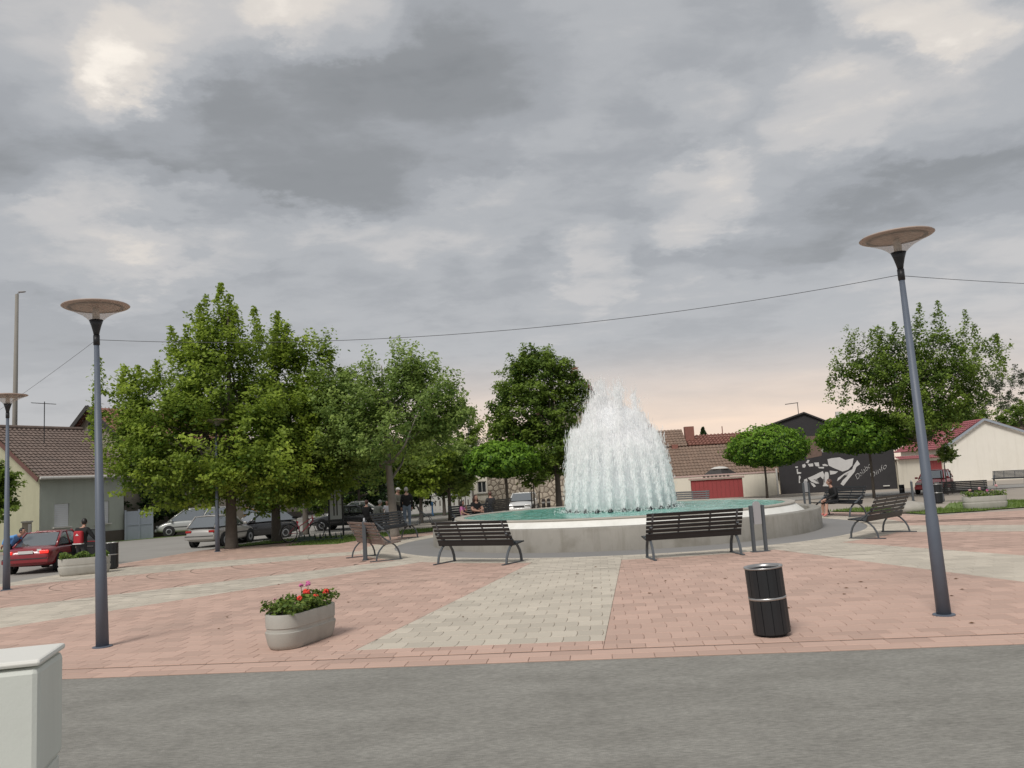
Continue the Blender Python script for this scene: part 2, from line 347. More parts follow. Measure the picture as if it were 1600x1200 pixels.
def watermat():
    m, t, p = material('pool_water')
    co = t.nodes.new('ShaderNodeTexCoord')
    n1 = t.nodes.new('ShaderNodeTexNoise'); n1.inputs['Scale'].default_value = 3.2; n1.inputs['Detail'].default_value = 5; n1.inputs['Distortion'].default_value = 1.2
    t.links.new(co.outputs['Object'], n1.inputs['Vector'])
    r = t.nodes.new('ShaderNodeValToRGB'); t.links.new(n1.outputs[0], r.inputs[0])
    r.color_ramp.elements[0].position = .30; r.color_ramp.elements[0].color = (.06, .27, .215, 1)
    r.color_ramp.elements[1].position = .75; r.color_ramp.elements[1].color = (.34, .60, .52, 1)
    k = r.color_ramp.elements.new(.52); k.color = (.155, .44, .365, 1)
    t.links.new(r.outputs[0], p.inputs['Base Color'])
    p.inputs['Roughness'].default_value = .12; p.inputs['Specular IOR Level'].default_value = .5
    n2 = t.nodes.new('ShaderNodeTexNoise'); n2.inputs['Scale'].default_value = 5; n2.inputs['Detail'].default_value = 6
    t.links.new(co.outputs['Object'], n2.inputs['Vector'])
    b = t.nodes.new('ShaderNodeBump'); b.inputs['Strength'].default_value = .8; b.inputs['Distance'].default_value = .08
    t.links.new(n2.outputs[0], b.inputs['Height']); t.links.new(b.outputs[0], p.inputs['Normal'])
    return m
mt['water'] = watermat()
def bellmat():
    m, t, p = material('lamp_bell')
    p.inputs['Base Color'].default_value = (.70, .66, .60, 1); p.inputs['Roughness'].default_value = .3
    tr = t.nodes.new('ShaderNodeBsdfTranslucent'); tr.inputs[0].default_value = (.8, .77, .72, 1)
    tp = t.nodes.new('ShaderNodeBsdfTransparent')
    a = t.nodes.new('ShaderNodeMixShader'); a.inputs[0].default_value = .5
    b = t.nodes.new('ShaderNodeMixShader'); b.inputs[0].default_value = .55
    t.links.new(p.outputs[0], a.inputs[1]); t.links.new(tr.outputs[0], a.inputs[2])
    t.links.new(a.outputs[0], b.inputs[1]); t.links.new(tp.outputs[0], b.inputs[2])
    t.links.new(b.outputs[0], t.nodes['Material Output'].inputs['Surface'])
    return m
mt['bell'] = bellmat()

# ------------------------------------------------------------------ mesh helpers
class MB:
    def __init__(s): s.v = []; s.f = []
    def add(s, vs, fs):
        o = len(s.v); s.v += [tuple(x) for x in vs]; s.f += [tuple(i + o for i in q) for q in fs]; return s
    def box(s, c, d, rz=0, rx=0, ry=0):
        m = Matrix.Translation(c) @ Matrix.Rotation(rz, 4, 'Z') @ Matrix.Rotation(ry, 4, 'Y') @ Matrix.Rotation(rx, 4, 'X')
        vs = [m @ Vector((x * d[0] / 2, y * d[1] / 2, z * d[2] / 2)) for x in (-1, 1) for y in (-1, 1) for z in (-1, 1)]
        return s.add(vs, [(0, 1, 3, 2), (4, 6, 7, 5), (0, 4, 5, 1), (2, 3, 7, 6), (0, 2, 6, 4), (1, 5, 7, 3)])
    def tube(s, pts, rad, n=8, cap=True):
        pts = [Vector(p) for p in pts]
        if isinstance(rad, (int, float)): rad = [rad] * len(pts)
        vs = []; prev = None
        for i, p in enumerate(pts):
            d = (pts[min(i + 1, len(pts) - 1)] - pts[max(i - 1, 0)]).normalized()
            if prev is None:
                a = d.cross(Vector((0, 0, 1)))
                if a.length < .05: a = d.cross(Vector((1, 0, 0)))
            else:
                a = prev - d * prev.dot(d)
            a.normalize(); prev = a; b = d.cross(a)
            vs += [p + (a * math.cos(2 * PI * k / n) + b * math.sin(2 * PI * k / n)) * rad[i] for k in range(n)]
        fs = [(i * n + k, i * n + (k + 1) % n, (i + 1) * n + (k + 1) % n, (i + 1) * n + k) for i in range(len(pts) - 1) for k in range(n)]
        if cap: fs += [tuple(range(n - 1, -1, -1)), tuple((len(pts) - 1) * n + k for k in range(n))]
        return s.add(vs, fs)
    def bar(s, pts, wdt, thk, side=Vector((1, 0, 0))):   # flat bar along a path; wide along 'side'
        pts = [Vector(p) for p in pts]; vs = []
        for i, p in enumerate(pts):
            d = (pts[min(i + 1, len(pts) - 1)] - pts[max(i - 1, 0)]).normalized(); nn = side.cross(d).normalized()
            vs += [p + side * wdt / 2 + nn * thk / 2, p - side * wdt / 2 + nn * thk / 2, p - side * wdt / 2 - nn * thk / 2, p + side * wdt / 2 - nn * thk / 2]
        fs = [(i * 4 + k, i * 4 + (k + 1) % 4, (i + 1) * 4 + (k + 1) % 4, (i + 1) * 4 + k) for i in range(len(pts) - 1) for k in range(4)]
        n = len(pts) - 1
        return s.add(vs, fs + [(3, 2, 1, 0), (n * 4, n * 4 + 1, n * 4 + 2, n * 4 + 3)])
    def lathe(s, prof, n=24, c=(0, 0, 0), a0=0, a1=2 * PI, cap=False):
        full = abs(a1 - a0 - 2 * PI) < 1e-6; m = n if full else n + 1
        vs = [(c[0] + r * math.cos(a0 + (a1 - a0) * k / n), c[1] + r * math.sin(a0 + (a1 - a0) * k / n), c[2] + z) for r, z in prof for k in range(m)]
        fs = [(i * m + k, i * m + (k + 1) % m, (i + 1) * m + (k + 1) % m, (i + 1) * m + k) for i in range(len(prof) - 1) for k in range(n)]
        if cap: fs += [tuple(range(m - 1, -1, -1)), tuple((len(prof) - 1) * m + k for k in range(m))]
        return s.add(vs, fs)
    def prism(s, poly, off):             # 3-D polygon pushed along off
        n = len(poly); off = Vector(off); vs = [Vector(p) for p in poly]; vs += [p + off for p in vs]
        return s.add(vs, [tuple(range(n - 1, -1, -1)), tuple(range(n, 2 * n))] + [(i, (i + 1) % n, n + (i + 1) % n, n + i) for i in range(n)])
    def ball(s, c, r, n=10, m=6):
        if isinstance(r, (int, float)): r = (r, r, r)
        vs = []; fs = []
        for i in range(m + 1):
            t = PI * i / m
            for k in range(n):
                vs.append((c[0] + r[0] * math.sin(t) * math.cos(2 * PI * k / n), c[1] + r[1] * math.sin(t) * math.sin(2 * PI * k / n), c[2] + r[2] * math.cos(t)))
        fs = [(i * n + k, (i + 1) * n + k, (i + 1) * n + (k + 1) % n, i * n + (k + 1) % n) for i in range(m) for k in range(n)]
        return s.add(vs, fs)
    def xform(s, m): s.v = [tuple(m @ Vector(p)) for p in s.v]; return s
    def mesh(s, name, smooth=False, rnd=None):
        me = bpy.data.meshes.new(name); me.from_pydata(s.v, [], s.f); me.update()
        bm = bmesh.new(); bm.from_mesh(me); bmesh.ops.recalc_face_normals(bm, faces=bm.faces); bm.to_mesh(me); bm.free()
        if smooth: me.shade_smooth()
        return me
    def build(s, name, mat, parent=None, smooth=False, loc=None, bevel=0):
        o = bpy.data.objects.new(name, s.mesh(name, smooth)); o.data.materials.append(mt[mat] if isinstance(mat, str) else mat)
        col.objects.link(o)
        if parent: o.parent = parent
        if loc is not None: o.location = loc
        if bevel:
            b = o.modifiers.new('bevel', 'BEVEL'); b.width = bevel; b.segments = 2; b.limit_method = 'ANGLE'
        return o
def autosmooth(o, ang=40):
    me = o.data; me.shade_smooth()
    try: me.set_sharp_from_angle(angle=R(ang))
    except Exception: pass
    return o
def tag(o, label=None, cat=None, group=None, kind=None):
    if label: o['label'] = label
    if cat: o['category'] = cat
    if group: o['group'] = group
    if kind: o['kind'] = kind
    return o
def thing(name, label, cat, loc=(0, 0, 0), rz=0, group=None):
    o = bpy.data.objects.new(name, None); col.objects.link(o); o.empty_display_size = .3
    o.location = loc; o.rotation_euler = (0, 0, rz)
    return tag(o, label, cat, group)
def copy_tree(o, parent=None):
    c = o.copy(); col.objects.link(c); c.parent = parent
    for ch in list(o.children): copy_tree(ch, c)
    return c
def struct(o, label=None):
    o['kind'] = 'structure'
    if label: o['label'] = label
    return o
def np_mesh(name, V, Fq, mat, parent=None, rnd=None, k=4):
    """V (n,3), Fq (m,k) numpy -> mesh object; rnd per face -> float attribute"""
    me = bpy.data.meshes.new(name); n, m = len(V), len(Fq)
    me.vertices.add(n); me.vertices.foreach_set('co', np.asarray(V, np.float32).ravel())
    me.loops.add(m * k); me.loops.foreach_set('vertex_index', np.asarray(Fq, np.int32).ravel())
    me.polygons.add(m); me.polygons.foreach_set('loop_start', np.arange(0, m * k, k, dtype=np.int32))
    if rnd is not None:
        a = me.attributes.new('rnd', 'FLOAT', 'FACE'); a.data.foreach_set('value', np.asarray(rnd, np.float32))
    me.update(); me.validate()
    o = bpy.data.objects.new(name, me); me.materials.append(mt[mat]); col.objects.link(o)
    if parent: o.parent = parent
    return o

# polygon clipping in the ground plane
def clip(poly, n, d):                    # keep n.p <= d
    out = []
    for i, p in enumerate(poly):
        q = poly[(i + 1) % len(poly)]; a = n[0] * p[0] + n[1] * p[1] - d; b = n[0] * q[0] + n[1] * q[1] - d
        if a <= 0: out.append(p)
        if (a < 0 < b) or (b < 0 < a):
            t = a / (a - b); out.append((p[0] + (q[0] - p[0]) * t, p[1] + (q[1] - p[1]) * t))
    return out
def area(p): return .5 * abs(sum(p[i][0] * p[(i + 1) % len(p)][1] - p[(i + 1) % len(p)][0] * p[i][1] for i in range(len(p))))
def cen(p): return (sum(q[0] for q in p) / len(p), sum(q[1] for q in p) / len(p))
def split(polys, n, d):
    out = []
    for p in polys:
        s = [n[0] * q[0] + n[1] * q[1] - d for q in p]
        if max(s) <= 1e-4 or min(s) >= -1e-4: out.append(p); continue
        for nn, dd in ((n, d), ((-n[0], -n[1]), -d)):
            c = clip(p, nn, dd)
            if len(c) > 2 and area(c) > 1e-4: out.append(c)
    return out
def line(a, b):                          # n.p = d, n points to the left of a->b
    dx, dy = b[0] - a[0], b[1] - a[1]; l = math.hypot(dx, dy); n = (-dy / l, dx / l)
    return n, n[0] * a[0] + n[1] * a[1]
def shrink(p, g):
    c = cen(p); out = p
    ps = p if sum(p[i][0] * p[(i + 1) % len(p)][1] - p[(i + 1) % len(p)][0] * p[i][1] for i in range(len(p))) > 0 else p[::-1]
    # offset each vertex along the averaged inward normals
    n = len(ps); res = []
    for i in range(n):
        a, b, c2 = ps[i - 1], ps[i], ps[(i + 1) % n]
        def nrm2(u, v):
            dx, dy = v[0] - u[0], v[1] - u[1]; l = math.hypot(dx, dy) or 1e-6; return (-dy / l, dx / l)
        n1, n2 = nrm2(a, b), nrm2(b, c2); k = max(.35, 1 + n1[0] * n2[0] + n1[1] * n2[1])
        res.append((b[0] + (n1[0] + n2[0]) * g / k, b[1] + (n1[1] + n2[1]) * g / k))
    return res

# ================================================================== SETTING
# ground sheet to the horizon
def axis(a, b, st, far): return [-x for x in reversed(far)] + [a + st * i for i in range(int((b - a) / st) + 1)] + far
xs = [-1600, -500, -180, -90, -60] + [-44 + i for i in range(105)] + [80, 120, 220, 500, 1600]
ys = [-300, -60, -20, -8] + [-2 + i for i in range(100)] + [120, 160, 260, 600, 2400]
def street_in(x, y, m=0): return y < 110 and left_x(y) - 17.5 + m < x < left_x(y) - m
V = []; Fc = []
KS = -.0961
def kerb_y(x): return 8.46 + KS * x
PLAZA = [(-15.2, kerb_y(-15.2)), (24, kerb_y(24)), (24, 25.6)] + [(C.x + 9.4 * math.cos(R(a)), C.y + 9.4 * math.sin(R(a))) for a in range(0, 141, 4)] + [(-6.6, 31.5), (-11.2, 29.2), (-11.85, 25.7), (-12.95, 19.6)]
def inpoly(p, poly):
    c = False; n = len(poly)
    for i in range(n):
        a, b = poly[i], poly[i - 1]
        if (a[1] > p[1]) != (b[1] > p[1]) and p[0] < (b[0] - a[0]) * (p[1] - a[1]) / (b[1] - a[1]) + a[0]: c = not c
    return c
for y in ys:
    for x in xs:
        z = zg(x, y) - .024
        if street_in(x, y, 1.2): z -= .15
        if y < 7 and abs(x) < 40: z -= .1
        V.append((x, y, z))
nx = len(xs)
for j in range(len(ys) - 1):
    for i in range(nx - 1): Fc.append((j * nx + i, j * nx + i + 1, (j + 1) * nx + i + 1, (j + 1) * nx + i))
struct(MB().add(V, Fc).build('ground', 'ground', smooth=True))
# side street on the left, lower than the square
V = []; Fc = []; yy = [2 + .8 * i for i in range(136)]; tt = [0, .25, .5, .75, 1, 1.3, 2, 4, 7, 10, 13, 15.5, 17.5]
for y in yy:
    for t in tt:
        x = left_x(y) - t
        V.append((x, y, zg(x, y) - .008 - (.02 if t == 0 else 0)))
n = len(tt)
for j in range(len(yy) - 1):
    for i in range(n - 1): Fc.append((j * n + i, j * n + i + 1, (j + 1) * n + i + 1, (j + 1) * n + i))
struct(MB().add(V, Fc).build('side_street', 'street', smooth=True))
# the road in front
struct(MB().add([(-40, -12, -.012), (40, -12, -.012), (40, kerb_y(40), -.012), (-15.2, kerb_y(-15.2), -.012), (-40, kerb_y(-15.2), -.012)], [(0, 1, 2, 3, 4)]).build('road', 'asphalt'))
plaza = struct(MB().add([(x, y, -.011) for x, y in PLAZA], [tuple(range(len(PLAZA)))]).build('plaza', 'joint'))
# apron ring
struct(MB().lathe([(5.6, 0.002), (6.93, 0.002), (6.95, -.008)], 96, (C.x, C.y, 0)).build('apron', 'apron'))
# lawn ring behind the fountain, with patches right
def sheet(name, pts, mat, z, nsub=0):
    return struct(MB().add([(x, y, zg(x, y) + z) for x, y in pts], [tuple(range(len(pts)))]).build(name, mat))
V = []; Fc = []
ang = [R(4 + 4 * i) for i in range(41)]
for a in ang:
    for r_ in (9.75, 10.4, 11.1, 11.8): V.append((C.x + r_ * math.cos(a), C.y + r_ * math.sin(a), .006))
for j in range(len(ang) - 1):
    if 7 <= j <= 8 or 24 <= j <= 25: continue
    for i in range(3): Fc.append((j * 4 + i, j * 4 + i + 1, (j + 1) * 4 + i + 1, (j + 1) * 4 + i))
lawn = struct(MB().add(V, Fc).build('lawn', 'grass'))
def grid_sheet(name, P0, P1, P2, P3, mat, nu=8, nv=8, dz=.008):
    V = []; Fc = []
    P0, P1, P2, P3 = (Vector((p[0], p[1])) for p in (P0, P1, P2, P3))
    for j in range(nv + 1):
        for i in range(nu + 1):
            p = P0.lerp(P1, i / nu).lerp(P3.lerp(P2, i / nu), j / nv); V.append((p.x, p.y, zg(p.x, p.y) + dz))
    for j in range(nv):
        for i in range(nu): Fc.append((j * (nu + 1) + i, j * (nu + 1) + i + 1, (j + 1) * (nu + 1) + i + 1, (j + 1) * (nu + 1) + i))
    return struct(MB().add(V, Fc).build(name, mat, smooth=True))
grid_sheet('lawn', (13.2, 26.3), (28, 29), (31, 33.5), (16.3, 31.5), 'grass', 14, 6)
grid_sheet('lawn', (-11.0, 29.7), (-7.0, 31.9), (-6.6, 33.6), (-10.2, 32.6), 'grass', 8, 4)
A_, B_ = G(176, 844), G(300, 836)
grid_sheet('verge', (A_.x - 6, A_.y - 9), (B_.x, B_.y), (B_.x - 1.0, B_.y + 1.6), (A_.x - 7.4, A_.y - 8), 'grass', 10, 3, .004)
p0, p1 = G(640, 806), G(760, 800)
grid_sheet('verge', (p0.x, p0.y), (p1.x, p1.y), (p1.x, p1.y + 2.2), (p0.x, p0.y + 2.2), 'grass', 8, 3, .004)
p0, p1 = G(1250, 777), G(1600, 757)
grid_sheet('far_street', (p0.x - 12, p0.y - 4), (p1.x + 6, p1.y - 4), (p1.x + 9, p1.y + 1.0), (p0.x - 12, p0.y + 1), 'street', 16, 4, .004)
# grass blades (nobody could count them)
rng = np.random.default_rng(3)
def blades(name, samplers, n, h=.07):
    P = []
    while len(P) < n:
        x, y = samplers()
        P.append((x, y, zg(x, y)))
    P = np.array(P); a = rng.random(n) * 2 * PI; wd = .012 + .01 * rng.random(n)
    hh = h * (.5 + rng.random(n)); d = np.stack([np.cos(a) * wd, np.sin(a) * wd, np.zeros(n)], 1)
    tip = P + np.stack([(rng.random(n) - .5) * .06, (rng.random(n) - .5) * .06, hh], 1)
    V = np.stack([P - d, P + d, tip], 1).reshape(-1, 3)
    o = np_mesh(name, V, np.arange(3 * n).reshape(-1, 3), 'blade', None, rng.random(n), 3)
    return tag(o, 'short green grass', 'grass', kind='stuff')
def s_ring():
    while True:
        a = R(random.uniform(4, 164)); j = int((math.degrees(a) - 4) / 4)
        if 7 <= j <= 8 or 24 <= j <= 25: continue
        r_ = random.uniform(9.75, 11.8); return C.x + r_ * math.cos(a), C.y + r_ * math.sin(a)
def s_quad(P):
    P = [Vector(p) for p in P]
    def f():
        q = P[0].lerp(P[1], random.random()).lerp(P[3].lerp(P[2], random.random()), random.random()); return q.x, q.y
    return f
tag(blades('grass', s_ring, 14000), 'short green grass on the ring lawn round the fountain', 'grass')
tag(blades('grass', s_quad([(13.2, 26.3), (28, 29), (31, 33.5), (16.3, 31.5)]), 12000), 'short green grass around the long concrete planter', 'grass')
tag(blades('grass', s_quad([(-11, 29.7), (-7, 31.9), (-6.6, 33.6), (-10.2, 32.6)]), 2500, .05), 'thin worn grass under the big maple trees', 'grass')

# ---------------- pavers
ka = math.atan(KS); e1 = (math.cos(ka), math.sin(ka)); e2 = (-math.sin(ka), math.cos(ka)); K0 = (0, 8.46)
def uv(u, v): return (K0[0] + e1[0] * u + e2[0] * v, K0[1] + e1[1] * u + e2[1] * v)
def vof(p): return (p[0] - K0[0]) * e2[0] + (p[1] - K0[1]) * e2[1]
STRIPS = [  # (line a, line b, bounding box, extra)
    (((-1.93, 9.64), (.51, 19.4)), ((.86, 9.3), (2.2, 18.35)), (-2.2, 2.6, 9.0, 19.6)),
    (((-8.08, 12.9), (-2.64, 19.58)), ((-9.69, 15.46), (-3.39, 20.47)), (-15, -2.2, 6, 21.5)),
    (((5.55, 17.66), (6.94, 11.67)), ((7.22, 18.71), (8.73, 14.58)), (5, 12, 6, 19.2)),
    (((8.59, 20.99), (11.39, 18.9)), ((10.17, 22.57), (12.39, 20.53)), (8.3, 20, 12, 22.9)),
    (((-10.24, 20.7), (-4.89, 23.14)), ((-11.9, 23.3), (-5.14, 24.4)), (-13, -4, 18, 25)),
]
SL = [(line(*a), line(*b), bb) for a, b, bb in STRIPS]
def in_strip(p, s, need_bb=True):
    (n1, d1), (n2, d2), bb = s
    if not (bb[0] < p[0] < bb[1] and bb[2] < p[1] < bb[3]): return False
    a = n1[0] * p[0] + n1[1] * p[1] - d1; b = n2[0] * p[0] + n2[1] * p[1] - d2
    return a * b <= 0
def cream(p):
    r_ = math.hypot(p[0] - C.x, p[1] - C.y)
    if r_ < 7.95: return True
    if vof(p) < .9: return False
    return any(in_strip(p, s) for s in SL)
(fn1, fd1) = SL[1][1]; (fn2, fd2) = SL[4][0]
def in_fan(p):                           # where the pavers lie in scalloped arcs
    if p[0] > -4.0 or p[1] < 12 or math.hypot(p[0] - C.x, p[1] - C.y) < 7.95: return False
    a = fn1[0] * p[0] + fn1[1] * p[1] - fd1; b = fn2[0] * p[0] + fn2[1] * p[1] - fd2
    return a > 0 and b < 0
def cuts(polys):
    out = polys
    for (l1, l2, bb) in SL:
        nxt = []
        for p in out:
            c = cen(p)
            if bb[0] - .3 < c[0] < bb[1] + .3 and bb[2] - .3 < c[1] < bb[3] + .3: nxt += split(split([p], *l1), *l2)
            else: nxt.append(p)
        out = nxt
    for rr in (6.95, 7.95, 9.4):
        nxt = []
        for p in out:
            c = cen(p); r_ = math.hypot(c[0] - C.x, c[1] - C.y)
            if abs(r_ - rr) < .35:
                n = ((c[0] - C.x) / r_, (c[1] - C.y) / r_); nxt += split([p], n, n[0] * C.x + n[1] * C.y + rr)
            else: nxt.append(p)
        out = nxt
    for a, b in zip(PLAZA[-4:], PLAZA[-3:]):
        nxt = []
        for p in out:
            c = cen(p)
            if min(a[0], b[0]) - .5 < c[0] < max(a[0], b[0]) + .5 and min(a[1], b[1]) - .5 < c[1] < max(a[1], b[1]) + .5: nxt += split([p], *line(a, b))
            else: nxt.append(p)
        out = nxt
    return out
PW = .30
whole = []; pieces = []                   # (poly, is_cream)
rows = [(0, .21, .42), (.21, .215, .42), (.485, .205, .30), (.69, .21, .30)] + [(.90 + .32 * i, .32, PW) for i in range(75)]
for k, (v0, dv, pw) in enumerate(rows):
    e_ = .012 if k > 3 else 0
    off = (k % 2) * pw / 2
    for i in range(-60, 90):
        u = i * pw + off
        c0 = uv(u + pw / 2, v0 + dv / 2)
        if c0[1] > 35 or c0[0] > 24 or c0[0] < -15 or abs(c0[0]) > .72 * c0[1] + 2.5: continue
        v0_, dv_ = v0, dv; v0 += .006; dv -= .012
        if e_: q = [uv(u, v0), uv(u + pw, v0), uv(u + pw + e_, v0 + dv * .3), uv(u + pw + e_, v0 + dv * .7), uv(u + pw, v0 + dv), uv(u, v0 + dv), uv(u + e_, v0 + dv * .7), uv(u + e_, v0 + dv * .3)]
        else: q = [uv(u, v0), uv(u + pw, v0), uv(u + pw, v0 + dv), uv(u, v0 + dv)]
        v0, dv = v0_, dv_
        parts = cuts([q]); one = len(parts) == 1
        for p in parts:
            c = cen(p); r_ = math.hypot(c[0] - C.x, c[1] - C.y)
            if r_ < 6.95 or not inpoly(c, PLAZA) or in_fan(c): continue
            (whole if one and c0[1] < 13 else pieces).append((p, cream(c)))
# scalloped arcs
dirs = Vector((.78, .62)); perp = Vector((-dirs.y, dirs.x)); o0 = Vector((-14.5, 15.2)); RA = 2.3
for s_ in range(0, 66):
    wide = s_ % 4 == 0
    s0, s1 = s_ * .26 + (.022 if wide else .002), (s_ + 1) * .26
    for j in range(-9, 10):
        pts = []
        for s2, js in ((s0, (j, j + 1)), (s1, (j + 1, j))):
            for jj in js:
                th = jj * .11
                q = o0 + dirs * (s2 + RA * (1 - math.cos(th))) + perp * (RA * math.sin(th)); pts.append((q.x, q.y))
        for p in cuts([pts]):
            c = cen(p)
            if in_fan(c) and inpoly(c, PLAZA) and not cream(c): pieces.append((p, False))
        for sg in (-1, 1):                # files of arcs beside the first
            pts2 = [(x + sg * (perp.x * 3.84 + dirs.x * .5), y + sg * (perp.y * 3.84 + dirs.y * .5)) for x, y in pts]
            for p in cuts([pts2]):
                c = cen(p)
                if in_fan(c) and inpoly(c, PLAZA) and not cream(c): pieces.append((p, False))
# the 300 that show largest are objects of their own, the rest one mesh for each colour
def infr(p):
    x, y, z = proj(Vector((*cen(p), 0))); return 5 < x < 1595 and y < 1195
vis = sorted([w_ for w_ in whole if infr(w_[0])], key=lambda w_: cen(w_[0])[1]); single = vis[:300]
sid = set(id(x) for x in single); pieces += [w_ for w_ in whole if id(w_) not in sid]
def paver_geo(p, base, V, Fc, rn, z, full):
    q = shrink(p, .0025); n = len(q); o = len(V); v_ = random.random()
    if full:
        t = shrink(p, .0055)
        V += [(x, y, z - .004) for x, y in q] + [(x, y, z) for x, y in t] + [(x, y, -.011) for x, y in q]
        Fc.append(tuple(o + n + i for i in range(n))); rn.append(v_)
        for i in range(n):
            Fc.append((o + i, o + (i + 1) % n, o + n + (i + 1) % n, o + n + i)); rn.append(v_)
            Fc.append((o + 2 * n + i, o + 2 * n + (i + 1) % n, o + (i + 1) % n, o + i)); rn.append(v_)
    else:
        V += [(x, y, z) for x, y in q]; Fc.append(tuple(range(o, o + n))); rn.append(v_)
def paver_mesh(name, V, Fc, rn, mat):
    me = bpy.data.meshes.new(name); me.from_pydata(V, [], Fc); me.update()
    a = me.attributes.new('rnd', 'FLOAT', 'FACE'); a.data.foreach_set('value', np.array(rn, np.float32)); me.materials.append(mt[mat])
    return me
for isc, mat in ((False, 'paver_pink'), (True, 'paver_cream')):
    V, Fc, rn = [], [], []
    for p, c in pieces:
        if c == isc and area(p) > .002: paver_geo(p, (0, 0), V, Fc, rn, random.uniform(-.0015, .001), cen(p)[1] < 16)
    o = bpy.data.objects.new('paver_field', paver_mesh('paver_field', V, Fc, rn, mat)); col.objects.link(o); o.parent = plaza; o['kind'] = 'stuff'
shared = {}
for p, c in single:
    c0 = cen(p); key = (len(p), c, round(area(p), 4), random.randrange(6))
    if key not in shared:
        V, Fc, rn = [], [], []; paver_geo([(x - c0[0], y - c0[1]) for x, y in p], None, V, Fc, rn, 0, True)
        shared[key] = paver_mesh('paver', V, Fc, rn, 'paver_cream' if c else 'paver_pink')
    o = bpy.data.objects.new('paver', shared[key]); col.objects.link(o); o.parent = plaza; o.location = (c0[0], c0[1], random.uniform(-.001, .001))
a0, a1 = uv(-15, .452), uv(26, .452)
sm = MB().bar([(a0[0], a0[1], -.0085), (a1[0], a1[1], -.0085)], .03, .003, Vector((e2[0], e2[1], 0))); sm.build('drain_slot', 'slot', plaza)
for k in (0, .55):
    MB().bar([(9.9, 23.75 + k * .9, .004), (24, 18.0 + k * 1.2, .004)], .09, .01, Vector((.35, .93, 0))).build('drain_slot', 'slot', plaza)

# ================================================================== FOUNTAIN
fo = thing('fountain', 'round concrete fountain with turquoise water and a tall ring of white jets', 'fountain', (C.x, C.y, 0))
MB().lathe([(5.80, -.02), (5.79, .54), (5.77, .565), (5.52, .57), (5.50, .55), (5.50, .40), (5.2, .40)], 128).build('basin_wall', 'concrete_dark', fo, True)
autosmooth(fo.children[0])
MB().lathe([(5.46, .402), (5.07, .735)], 128).build('sloped_skirt', 'cone_white', fo, True)
autosmooth(MB().lathe([(5.11, .705), (5.13, .73), (5.12, .755), (4.86, .757), (4.84, .74), (4.84, .60)], 128).build('rim', 'rim', fo))
# rippled water
V = []; Fc = []; rs = [0.05 + 4.86 * (i / 46) for i in range(47)]; na = 128
for r_ in rs:
    for k in range(na):
        a = 2 * PI * k / na; x, y = r_ * math.cos(a), r_ * math.sin(a)
        z = .722 + .010 * math.sin(7 * r_ - 2) * math.exp(-r_ / 4) + .008 * math.sin(5.1 * x + 2.3 * y) + .006 * math.sin(9 * y - 4 * x) + .004 * random.uniform(-1, 1)
        V.append((x, y, z))
for i in range(46):
    for k in range(na): Fc.append((i * na + k, i * na + (k + 1) % na, (i + 1) * na + (k + 1) % na, (i + 1) * na + k))
MB().add(V, Fc).build('water', 'water', fo, True)
nozzle = MB().lathe([(.07, .66), (.07, .76), (.045, .80), (.03, .83)], 10, cap=True)
nz_me = nozzle.mesh('nozzle', True); nz_me.materials.append(mt['lamp_black'])
OCT = np.array([(1, 0, 0), (-1, 0, 0), (0, 1, 0), (0, -1, 0), (0, 0, 1), (0, 0, -1)], float)
OF = np.array([(0, 2, 4), (2, 1, 4), (1, 3, 4), (3, 0, 4), (2, 0, 5), (1, 2, 5), (3, 1, 5), (0, 3, 5)])
def drops(name, P, sx, sz, mat):          # thin falling flecks, turned every way
    n = len(P); a = rng.random(n) * PI; d = np.stack([np.cos(a), np.sin(a), np.zeros(n)], 1) * sx[:, None]
    ln = rng.normal(0, .12, (n, 2)) * sz[:, None]; u = np.stack([ln[:, 0], ln[:, 1], sz], 1)
    V = np.stack([P - d, P - u, P + d, P + u], 1)
    return np_mesh(name, V.reshape(-1, 3), np.arange(4 * n).reshape(-1, 4), mat, fo)
def jet(r_, a, h, tilt, n, s0=.06, s1=.20):
    b = np.array([r_ * math.cos(a), r_ * math.sin(a), .80]); inw = np.array([-math.cos(a), -math.sin(a), 0])
    # rising water: solid rope that breaks up; falling water: wider veil
    up_ = rng.random(n) ** .85; t = np.clip(up_, 0, 1)
    knots = rng.random(9); dens_ = np.interp(t, np.linspace(0, 1, 9), .8 + .2 * knots) * np.clip(1.7 - 1.2 * t, .3, 1)
    keep = rng.random(n) < dens_; t = t[keep]; m = len(t)
    sp_ = s0 + (s1 - s0) * t ** 1.15
    ang_ = rng.random(m) * 2 * PI; rad = sp_ * np.abs(rng.normal(0, .62, m))
    off = np.stack([np.cos(ang_) * rad, np.sin(ang_) * rad, np.zeros(m)], 1)
    hz = h * (1 - (1 - t) ** 1.25) * (1 + .03 * rng.normal(size=m))
    P = b + inw * (tilt * t ** 1.4)[:, None] + off; P[:, 2] += hz
    sx = .005 + .010 * rng.random(m); sz = sx * (3 + 7 * rng.random(m))
    o = drops('water_jet', P, sx, sz, 'jet')
    return o
cfg = [(1.66, 26, 2.15, .40, 2400), (1.28, 17, 2.7, .34, 2600), (.88, 12, 3.2, .24, 2900), (.45, 8, 3.45, .10, 2900)]
for q, (r_, n_, h_, tl, cnt) in enumerate(cfg):
    for i in range(n_):
        a = 2 * PI * (i + .5 * (q % 2)) / n_ + .06
        left = .5 - .5 * math.cos(a - PI * .1)     # the left side stands a little taller
        hh = h_ * (random.uniform(.80, 1.12)) * (.93 + .14 * left)
        jet(r_, a, hh, tl * random.uniform(.8, 1.2), cnt)
        nzo = bpy.data.objects.new('nozzle', nz_me); col.objects.link(nzo); nzo.parent = fo; nzo.location = (r_ * math.cos(a), r_ * math.sin(a), 0)
